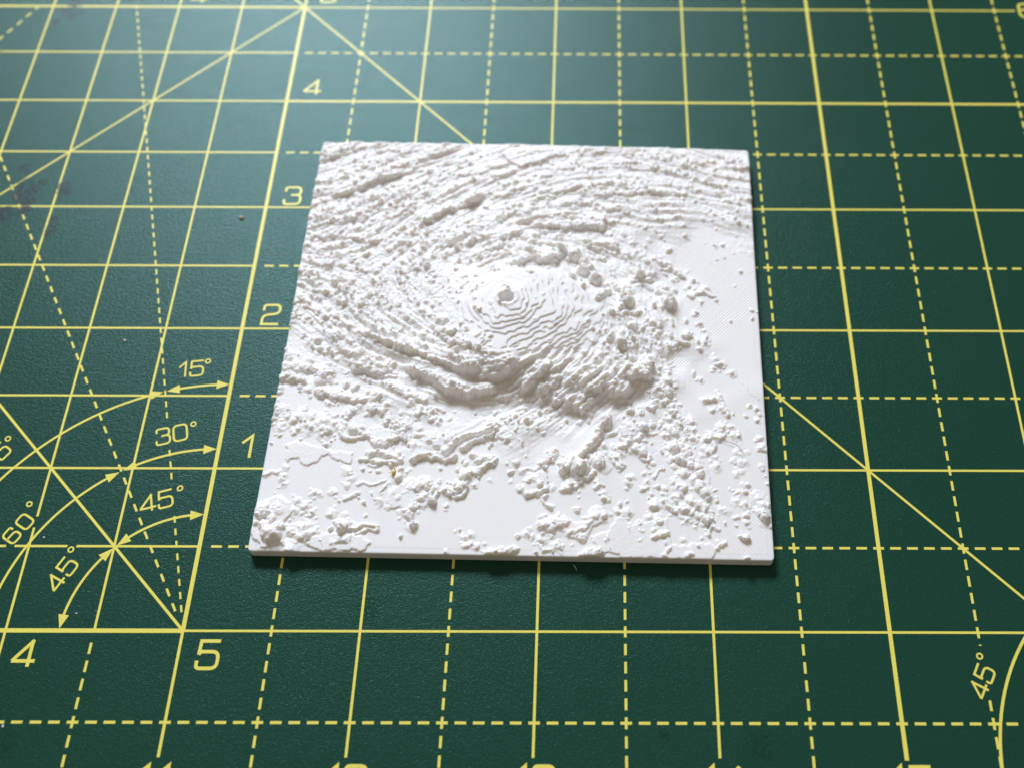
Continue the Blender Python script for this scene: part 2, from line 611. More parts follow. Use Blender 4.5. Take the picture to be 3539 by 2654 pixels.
LUMP_DENSITY = """
0.05 75.43 1
10.04 75.54 1
20.51 75.8 0.9
31.06 75.28 0.4
41.56 74.83 0.5
52.03 75.15 0.8
62.51 74.79 0.8
76.18 75.94 0.8
1.32 63.48 1
11.51 63.61 1
21.72 63.62 1
31.78 65.1 1
42.03 63.99 1
52.18 64.52 0.9
62.4 65.11 0.8
75.2 65.49 0.8
1.66 54.25 1
12.65 54.25 1
22.66 54.06 1
32.55 54.59 1
42.35 56.3 0.9
52.3 56.41 0.8
59.81 57.07 0.4
64.86 59.04 0.5
69.93 59.39 0.3
75.35 56.96 0.6
75.14 52.17 0.1
67.26 53.26 0
69.53 47.22 0
59.77 49.78 0.3
57.31 46.49 0.5
0.98 45.51 0.9
8.82 45.47 1
16.2 45.27 1
23.61 44.79 1
28.35 46.63 0.9
31 43.99 0.25
32.8 50.91 0.9
35.63 46.35 0.05
40.57 43.84 0.03
45.29 44.45 0.05
36.14 38.93 0.03
36.38 34.08 0.05
43.28 35.68 0.08
47.83 38.86 0.08
50.29 34 0.15
54.92 36.9 0.7
57.31 32.17 0.9
61.07 35.16 0.7
1.26 37.22 0.4
1.18 31.77 0.4
5.46 34.55 0.7
6.17 29.72 0.05
9.82 38.08 0.8
14.74 36.97 0.9
19.49 36.97 0.9
24.4 36.39 0.8
29.23 35.88 0.4
27.09 32.25 0.7
17.56 32.04 0.8
22.54 29.37 0.6
29.65 28.87 0.6
32.08 26.58 0.05
36.67 26.7 0.03
41.28 25.64 0.4
-0.29 26.47 0.3
8.92 26.66 0.15
13.89 24.09 0.2
4.71 23.98 0.1
0.57 21.36 0.2
7.31 21.98 0.35
16.36 22.61 0.3
23.11 23.31 0.4
30.1 21.86 0.3
34.58 22.87 0.6
41.44 22.47 0.8
46.01 21.67 0.7
34.81 19.4 0.5
40.21 19.89 0.5
43.88 18.22 0.1
32.75 16.52 0
23.54 19.23 0.2
14.51 19.09 0.2
3.66 16.39 0
10.69 14.12 0
0.45 9.11 0
5.57 4.56 0.1
14.5 2.45 0.1
23.07 2.62 0
26.69 9.63 0
35.61 7.46 0
44.22 9.98 0
44.56 1.68 0.2
53.12 0.95 0.15
59.53 3.35 0.1
55.14 14.95 0.05
59.62 19.95 0.4
64.18 22.53 0.7
65.38 15.19 0.5
66.96 8.04 0.4
70.82 17.73 0.05
70.29 27.89 0
71.52 35.91 0
75.97 30.59 0.02
75.19 15.38 0.15
73.95 8.23 0.2
74.51 2.29 0
52.83 20.88 0.35
50.54 22.22 0.4
55.07 23.29 0.4
59.64 27.37 0.7
61.12 40.59 0.6
56.34 40.23 0.8
64.09 44.1 0
64.25 40 0
64.41 35.58 0
64.81 31.39 0
65.87 27.16 0.02
67.36 22.59 0.04
68.95 15.25 0.04
55.09 20.84 0.1
48.34 19.66 0.1
"""
LUMPS = """
1.27 6.07 1.59 1.3
3.28 6.4 1.59 0.8
0.94 5.48 0.79 1.4
0.71 4.06 0.7 1
2.83 5.03 1.06 1
3.05 7.59 1.07 0.5
2.98 2.64 1.83 1.8
2 3.86 1.05 1.2
3.7 3.36 0.96 1.5
6.04 7.83 0.53 0.5
5.89 6.51 0.5 0.5
7.23 7.08 0.62 0.6
7.73 7.28 0.44 0.6
8.76 6.34 0.39 0.7
7.11 5.99 0.32 0.4
5.01 6.49 0.44 0.5
8.51 9.2 0.5 0.6
9.21 9.16 0.36 0.4
11.3 5.85 0.71 0.6
13.34 3.46 0.87 1.9
14.07 4.08 0.96 1.2
14.81 3.6 0.61 0.9
18.64 3.64 0.44 0.7
7.45 2.38 1.05 0.8
8.51 2.53 1.05 1.1
6.34 2.74 0.7 0.7
9.26 3.01 0.7 0.6
5.73 3.28 0.7 0.7
7.4 3.72 0.88 0.6
8.36 4.15 0.7 0.4
6.04 0.34 1.04 0.7
6.87 1.5 0.52 0.5
12.27 1.59 0.87 0.6
13.28 1.93 0.7 0.8
14.02 1.74 0.78 0.9
14.8 2.19 0.7 0.6
11.57 1.43 0.52 0.4
10.93 1.05 0.44 0.4
15.84 2.07 0.7 0.4
16.83 1.18 0.52 0.4
13.43 0.57 0.52 0.3
22.35 2.68 0.35 0.7
31.88 2.52 0.49 0.5
32.62 3.17 0.49 0.5
32.16 1.24 0.52 0.5
33.74 1.15 0.52 0.6
23.86 4.44 0.74 1.3
23.15 5.99 0.88 0.9
23.57 7.1 0.88 1
22.55 6.55 0.71 0.8
23.82 7.92 0.53 0.7
24.56 7.58 0.53 0.6
24.82 8.67 0.89 0.9
26.45 8.6 0.89 1.4
25.45 9.32 0.71 0.7
26.18 9.42 0.62 1.2
24.27 10.58 1.07 1
25.49 10.96 1.07 1.2
26.43 10.27 0.8 0.9
23.17 10.63 1.07 0.6
22.53 9.85 0.89 0.5
21.87 9.44 0.71 0.5
21.25 8.64 0.71 0.6
20.43 9.59 0.62 0.5
20.11 7.53 0.53 0.4
28.43 10.08 0.8 1
28.84 9.5 0.53 1
30.18 10.62 0.98 1.2
31.22 11.03 0.72 1.2
29.87 9.91 0.8 0.9
31.28 12.55 0.99 1.3
31.93 13.25 0.63 0.9
32.63 11.02 0.39 0.6
28.73 7.57 0.32 0.6
17.48 16.21 0.55 0.6
16.09 15.75 0.55 0.7
13.16 13.01 0.72 0.5
13.6 12.42 0.4 0.5
17.88 13.02 0.4 0.5
22.2 12.96 0.27 0.4
20.91 11.99 0.68 1
9.1 17.45 0.48 0.7
0.64 17.54 0.29 0.5
0.44 12.38 0.4 0.5
3.2 11.53 0.43 0.5
3.43 12.24 0.43 0.4
3.62 10.66 0.47 0.5
3.29 13.62 0.45 0.4
16.27 7.96 0.36 0.7
11.48 9.49 0.54 0.4
12.41 8.12 0.21 0.6
13.12 10.65 0.36 0.5
13.7 11.65 0.54 0.4
18.64 8.05 0.36 0.5
23.1 15.01 0.54 0.9
25.29 18.65 1.1 0.8
26.11 17.82 0.91 0.9
28.73 19.11 1.1 0.8
27.85 18.7 0.82 0.7
22.8 17.68 0.55 0.5
33.06 15.06 0.73 1
33.33 13.85 0.72 1
27.15 13.89 0.4 0.5
26.61 16.13 0.64 0.7
0.04 34.25 0.48 0.9
0.53 32.95 0.77 0.8
1.1 32.33 0.57 0.7
1.03 29.43 0.95 1.1
0.99 30.76 0.76 0.9
3.52 30.24 0.57 0.6
6.73 29.46 1.14 1.2
6.48 28.44 1.13 1
7.58 29.99 0.85 0.9
7.93 28.74 0.76 0.8
7.11 26.75 1.13 1.1
10.62 25.62 0.94 0.9
9.4 26.25 0.94 0.8
13.31 25.21 0.75 0.9
15.85 26.16 1.12 1
16.49 25.67 0.65 1.2
15.38 25.36 0.93 0.9
14.06 25.22 0.75 0.8
15.75 23.88 1.12 1
16.94 23.27 0.84 1.1
17.57 24.16 0.74 0.7
12.41 23.53 0.84 0.8
11.93 22.89 0.74 0.8
13.45 24 0.65 0.6
15.41 23.5 0.74 0.9
5.01 26.78 0.6 0.8
3.68 26.64 0.23 0.5
0.4 27.19 0.66 0.6
0.34 26.36 0.47 0.5
8.6 24.5 0.37 0.6
0.29 23.99 0.6 0.7
0.65 23.4 0.47 0.6
0.17 21.91 0.59 0.7
2.21 23.55 0.56 0.6
4.71 23.53 0.37 0.4
-0.18 22.78 0.28 0.5
2.33 22.2 0.65 0.6
3.22 21.36 0.83 0.7
4.05 22 0.83 0.7
3.07 21 0.55 0.5
6.04 22.27 0.74 0.5
5.73 20.77 0.83 0.7
6.36 20.34 0.65 0.8
6.2 19.92 0.74 0.4
7.81 21.65 0.93 0.6
8.6 21.43 0.83 0.7
8.07 20.12 0.92 0.9
9.02 19.93 0.83 0.9
8.35 19.36 0.92 0.7
7.34 21.05 0.55 0.5
4.36 19.96 0.48 0.6
1.39 20.47 0.55 0.4
1.55 20.14 0.52 0.5
9.53 21.28 0.65 0.5
10.39 20.46 0.55 0.5
9.18 17.37 0.48 0.7
12.79 20.63 0.74 0.8
14.12 20.42 0.74 1
11.8 21.07 0.55 0.6
16.95 18.14 0.92 0.7
20.95 18.86 0.82 1.1
20.44 19.93 0.92 0.9
21.28 20.61 0.92 0.8
18.18 21.94 0.93 0.9
18.07 21.32 0.55 1
19.79 20.91 0.83 1
20.84 21.24 0.92 0.7
17.45 19.85 0.92 0.4
19.56 21.47 0.37 1.2
23.3 20.52 0.74 0.6
23.2 23.53 0.93 0.9
22.68 23.12 0.74 0.9
24.35 23.16 0.93 0.8
25 22.13 0.56 0.8
26.18 21.52 0.46 0.6
21.39 24.92 0.65 0.5
21.94 24.87 0.47 0.4
17.22 28.5 0.57 0.5
11.62 32.74 1.14 0.8
11.33 31.92 0.86 0.8
13.5 31.62 1.33 1.1
14.8 31.71 1.14 1
15.82 31.1 1.14 1.2
16.74 31.19 1.14 1.1
15.37 30.18 1.14 1.3
14.18 30.76 0.95 1.3
17.72 30.68 0.57 0.7
16.47 30.15 0.95 0.9
7.63 36.83 0.96 1
8.55 37.23 1.16 0.9
9.41 36.59 0.77 0.8
9.91 35.73 0.96 0.8
10.75 35.42 0.67 1
11.71 35.28 1.15 0.6
11.96 36.37 1.16 0.5
8.28 36.35 0.67 1.1
12.8 35.9 0.96 0.6
14.11 38.19 0.77 1.2
19.33 34.99 1.34 1.4
18.21 34.45 0.76 1
25.42 38.66 1.35 1.2
25.43 36.58 1.15 1.2
27.59 35.93 0.76 1.1
22.48 36.37 0.96 1
19.2 39.86 0.58 0.8
31.88 29.49 0.56 0.6
48.76 25.55 0.62 1
50.01 25.31 0.62 0.9
49.49 26.27 0.75 1
56.35 23.92 0.74 1.2
56.23 24.74 0.5 0.8
52.29 22.43 1.11 1.5
52.55 21.59 0.86 1.4
51.72 19.93 0.73 1
56 21.59 0.61 0.6
56.61 20.63 0.61 0.7
55.28 19.95 0.49 0.4
58.57 21.33 0.86 1.3
57.84 21.36 0.37 0.5
56.5 19.68 0.31 0.8
55.53 18.08 0.61 0.8
53.95 17.76 0.43 0.5
57.72 19.3 0.73 0.8
57.35 17.65 0.85 1
58.2 17 0.97 1.1
56.75 17.45 0.49 0.7
59.18 15.98 0.42 0.6
55.05 17.05 0.39 0.6
52.24 17.93 0.49 0.8
50.09 16.31 0.61 0.8
51.18 16.49 0.48 0.8
50.71 15.5 0.6 0.9
51.68 15.72 0.54 0.7
52.17 15.34 0.48 0.7
62.33 26.02 0.69 1
62.46 27.46 1 1
61.7 25.69 0.62 1
62.46 27.16 0.75 1.2
63.04 24.17 0.74 1.2
63.28 23.75 0.56 1.2
62.94 25.09 0.75 0.9
62.34 29.28 0.75 0.9
60.95 27.95 0.87 0.9
60.33 27.32 0.75 0.8
61.21 26.89 0.62 0.7
59.96 25.52 0.62 0.6
60.46 25.94 0.5 0.6
63.9 23.19 0.43 0.7
64.25 21.94 0.55 0.8
62.41 22.87 0.62 0.7
63.14 21.44 0.62 0.6
62.64 20.97 0.74 0.9
63.36 20.42 0.74 1
62.38 20.19 0.61 0.8
61.65 20.2 0.49 0.7
63.32 18.05 0.97 1.3
63.07 17.43 0.73 1.1
64.43 18.33 0.61 0.9
65.03 17.56 0.73 0.9
64.37 16.09 0.97 1.3
63.29 15.9 0.6 0.8
65.37 16.76 0.73 0.9
65.84 15.97 0.73 0.9
66.71 30.98 0.44 0.6
67.71 30.05 0.44 0.6
62.56 35.63 0.51 0.7
62.32 36.24 0.32 0.6
63.98 36.15 0.58 0.7
67.35 37.09 0.32 0.8
67.82 35.48 0.32 0.8
68.64 36.9 0.51 0.7
68.82 37.91 0.39 0.5
68.32 26.18 0.62 0.7
66.12 22.57 0.43 0.6
65.94 19.53 0.49 0.6
66.33 20.99 0.49 0.6
65.23 21.24 0.31 0.5
68.25 19.65 0.61 0.8
68.31 17.4 0.61 0.7
56.76 36.23 0.64 1.2
57.42 35.39 0.64 0.8
56.78 34.51 0.63 0.6
54.72 34.89 1.14 1.8
55.24 34.12 0.63 1.3
53.07 36.01 0.76 1.5
52.82 35.37 0.63 1.2
58.84 36.46 0.64 0.7
59.22 34.87 0.64 0.7
60.78 37.11 0.64 0.8
61.15 35.92 0.51 0.7
59.85 33.48 0.51 0.6
58.82 32.83 1.14 1
59.7 31.52 0.76 1.4
59.2 32.09 0.88 1.2
56.79 32.65 0.76 0.7
61.8 33.92 0.76 0.3
61.14 34.57 0.38 0.6
62.29 32.4 0.63 0.6
61.52 32.83 0.51 0.5
57.8 49.58 1.06 2.1
56.76 48.75 0.66 0.7
59.16 52.47 0.8 0.9
59.56 50.03 0.8 0.8
60.5 50.17 0.53 0.7
57.41 54.19 0.67 0.7
55.93 53.42 0.67 0.8
56.08 52.2 0.54 0.7
55.42 50.26 0.67 0.6
54.89 50.59 0.53 0.5
58.09 53.46 0.81 0.6
63.06 52.28 0.54 1
62.97 55.3 0.68 0.9
60.66 53.6 0.67 0.6
64.11 49.78 0.37 0.6
61.42 47.64 0.93 0.9
62.21 47.37 0.79 0.9
62.64 44.29 1.37 2.2
62.04 45.54 0.79 1.2
63.57 43.12 0.46 1
67.02 49.18 0.47 0.6
66.32 47.86 0.4 0.6
66.84 47.13 0.29 0.4
69.24 47.8 0.66 0.6
68.53 46.84 0.26 1
68.23 44.79 0.37 0.7
70.75 45.21 0.4 0.6
67.26 42.8 0.46 0.8
65.65 41.19 0.26 0.8
67.99 40.72 0.39 0.8
65.55 38.25 0.52 0.9
65.94 38.54 0.26 1.2
63.96 35.96 0.51 0.7
62.55 35.72 0.49 0.7
68.71 39.11 0.36 0.6
68.75 36.57 0.36 0.6
70.55 32.99 0.64 0.9
70.2 33.71 0.64 0.8
69.91 32.08 0.32 0.6
72.78 31.31 0.38 0.7
66.7 31.21 0.44 0.6
46.58 52.49 1.2 2
48.34 51.3 0.93 1.8
48.39 49.52 1.19 2.1
50.41 47.71 1.31 2.1
49.57 49.73 0.79 1.7
46.58 48.01 0.66 1.6
48.37 45.36 0.65 1
55.56 43.53 1.43 2.3
54.66 42.33 0.91 1.4
56.22 46.11 0.53 0.8
54.9 46.1 0.59 0.7
53.58 47.3 0.53 0.7
52.26 46.9 0.39 0.9
53.37 40.76 0.77 1
56.75 38.6 0.9 1.3
55.72 38.3 0.64 1
58.3 38.56 0.51 0.8
59.98 39.8 0.64 0.9
61.15 39.4 0.64 0.9
60.76 37.89 0.51 0.8
61.02 36.82 0.51 0.7
59.07 34.77 0.57 0.8
62.4 32.03 0.57 0.6
53.64 54.16 0.47 0.5
50.54 54.4 0.47 0.4
38.2 62.01 0.68 0.9
35.36 61.42 0.55 0.7
33.78 60.58 1.09 1
51.13 58.85 0.54 1
36.57 57.49 1.35 1.4
36.75 56.45 0.54 0.9
33.48 56.81 1.08 1
31.13 55.96 1.08 1.2
29.5 57.61 1.22 0.9
38.13 56.05 0.67 1.2
39.51 55.27 0.81 1.2
42.21 54.9 0.94 1.3
43.17 54.24 0.4 0.8
44.4 53.89 1.07 2
46.56 52.9 1.33 2
38.95 53.22 0.93 1.2
43.29 51.4 0.8 1.3
40.11 51.16 1.06 1
48.48 51 0.93 1.9
51.72 55.98 0.81 1
53.62 55.68 0.94 1.2
56.73 56.13 0.54 0.8
55.46 62.93 0.96 1.2
55.04 63.71 0.83 0.9
54.95 57.83 0.68 0.8
6.75 67.05 0.7 0.9
8.17 65.59 0.83 0.6
17.25 71.93 0.71 0.9
20.91 74.94 0.85 1
1.85 74.82 0.85 0.9
12.8 73.72 0.71 0.8
14.92 75.06 0.71 0.7
19.03 73.84 0.71 0.9
20.29 71.1 0.84 0.9
2.82 69.83 1.26 0.6
21.47 67.88 0.84 0.8
15.59 66.62 0.83 0.8
8.65 62.05 0.69 0.7
9.63 59.91 0.82 1
11.57 55.37 0.67 1
19.45 56.71 0.61 0.9
16.93 53.53 0.67 0.9
3.12 53.52 0.81 0.8
21.81 49.83 0.73 1.4
22.77 51.88 0.67 1
19.59 50.27 0.66 0.9
27.85 53.43 0.94 0.7
29.54 57.74 1.22 1
4.58 50.91 0.94 0.9
8.82 51.39 0.67 0.7
4.72 51.01 0.8 0.9
3.04 53.29 0.94 0.8
16.95 53.5 0.67 0.8
19.62 50.21 0.66 0.9
21.84 49.76 0.79 1.4
22.64 52.02 0.53 0.9
2.8 44.67 0.53 0.7
4.34 41.44 0.65 0.7
5.62 40.1 0.58 1
7.8 40.38 0.78 0.8
11.64 42.26 0.65 1
12.53 44.46 0.66 0.8
10.03 38.4 0.65 0.8
6.84 38.57 0.65 0.6
13.94 38.34 0.77 1.1
1.01 46.75 0.53 0.5
4.17 46.94 0.53 0.6
0.86 44.27 0.53 0.6
48.45 14.28 1.61 2.2
49.6 13.91 0.95 1.2
46.18 13.74 0.76 1
49.76 15 0.76 1
51.48 15.21 1.15 1.2
52.06 14.66 0.76 1
50.7 15.92 0.77 0.8
51.84 16.15 0.77 0.9
47.4 11.28 0.85 1.1
48.16 10.97 0.47 0.7
43.97 16.35 0.96 0.9
44.58 15.52 0.48 0.8
38.01 13.25 0.48 0.7
40.08 13.69 0.48 0.6
43.11 14.13 0.29 1
42.67 11.4 0.85 1.2
41.87 12.09 1.14 0.7
44.56 11.03 0.38 0.4
43.69 9.36 0.53 0.7
44.51 7.59 0.41 0.6
43.63 6.42 0.34 0.4
48.46 7.22 0.65 0.6
54.54 14.83 0.5 0.8
55.1 16.77 0.35 0.5
56.09 11.85 0.49 0.7
56.18 12.7 0.42 0.6
58.66 13.37 0.3 0.6
58.94 12.24 0.42 0.6
62.91 12.33 0.49 0.7
61.86 10.94 0.38 0.5
52.34 9.2 0.66 0.8
52.52 10.29 0.47 0.5
63.18 17.67 0.96 1.2
64.3 16 1.15 1.3
65.29 17.17 0.87 1
62.96 15.85 0.67 0.8
65.63 15.05 0.96 1
66.76 14.66 0.86 1
64.64 13.56 0.95 0.9
67.1 13.58 0.95 1.1
66.13 12.56 1.14 0.9
67.04 11.5 1.13 1.1
67.76 10.45 0.94 1.3
64.39 11.24 1.04 1.1
64.19 10.26 0.75 1
65.67 9.08 1.13 1
66.58 8.47 1.12 1.1
67.51 7.91 0.93 1
64.7 7.67 0.93 1.1
65.63 7.32 0.84 0.9
67.81 6.07 0.84 1.3
67.47 6.7 0.74 1.1
66.37 6.77 0.75 0.7
68.12 9.54 0.75 0.9
64.87 6.19 0.56 0.6
60.04 8.22 0.84 0.9
61.73 8.88 0.66 0.8
44.83 4.52 1.11 1
45.93 4.93 0.93 1
43.7 4.76 0.83 0.7
49.13 3.02 0.92 0.8
50.91 6.18 0.84 0.8
52.39 6.39 0.74 0.9
51.63 7.03 0.75 0.6
47.27 3.6 0.55 0.8
45.49 1.67 0.64 0.6
46.24 1.46 0.46 0.7
43.43 2.45 0.46 0.5
50.66 0.5 1 1.1
39.72 2.95 0.52 0.6
41.08 3.37 0.55 0.6
41.22 4.18 0.28 0.4
54.62 7.1 0.52 0.7
56.11 7.15 0.65 0.7
57.98 5.46 0.37 0.6
58.17 4.11 0.37 0.5
57.98 2.75 0.33 0.5
55.19 6.2 0.28 0.4
54.83 4.63 0.22 0.4
60.95 5.69 0.74 0.8
60.02 4.33 0.56 0.6
59.29 6.5 0.65 0.5
61.84 2.22 0.55 0.6
65.29 0.68 0.64 0.8
70.12 2.37 0.64 0.6
69.41 2.78 0.46 0.4
68.16 4.28 0.37 0.5
73.87 0.3 0.46 0.9
69.04 19.82 0.87 0.8
70.41 20.07 0.78 0.7
70.86 21.78 0.78 0.7
70.64 21.16 0.49 0.6
72.23 21.69 0.55 0.5
72.56 20.2 0.58 0.5
68.21 17.56 0.62 0.5
69.71 16.53 0.48 0.4
69.65 15.02 0.67 0.5
73.33 15.76 0.57 0.4
74.1 15.78 0.54 0.4
72.67 13.78 0.57 0.4
73.58 17.03 0.48 0.4
73.23 17.69 0.58 0.3
73.84 10.78 0.47 0.7
73.93 8.75 0.37 0.7
73.84 6.94 0.34 0.7
73.87 5.68 0.37 0.6
72.91 10.62 0.38 0.4
75.88 9.85 0.94 0.5
75.15 10.26 0.66 0.4
76.36 8.6 0.94 0.7
76.67 6.65 0.93 1.4
76.28 7.53 0.84 1
77.3 8.62 0.47 0.7
70.34 7.91 0.65 0.4
70.69 7.32 0.37 0.4
72.48 9.41 0.47 0.3
76.53 19.88 0.68 0.5
76.92 18.35 0.77 0.6
76.48 24.78 0.51 0.7
76.3 22.98 0.39 0.6
69.48 24.56 0.43 0.6
66 22.75 0.51 0.6
64.23 22.05 0.68 0.7
66.14 19.63 0.68 0.6
70.89 33.05 0.6 0.8
70.31 33.74 0.61 0.7
72.83 31.25 0.56 0.7
76.49 24.81 0.51 0.7
75.25 25.66 0.39 0.6
70.13 28.12 0.5 0.4
69.58 24.59 0.43 0.6
"""
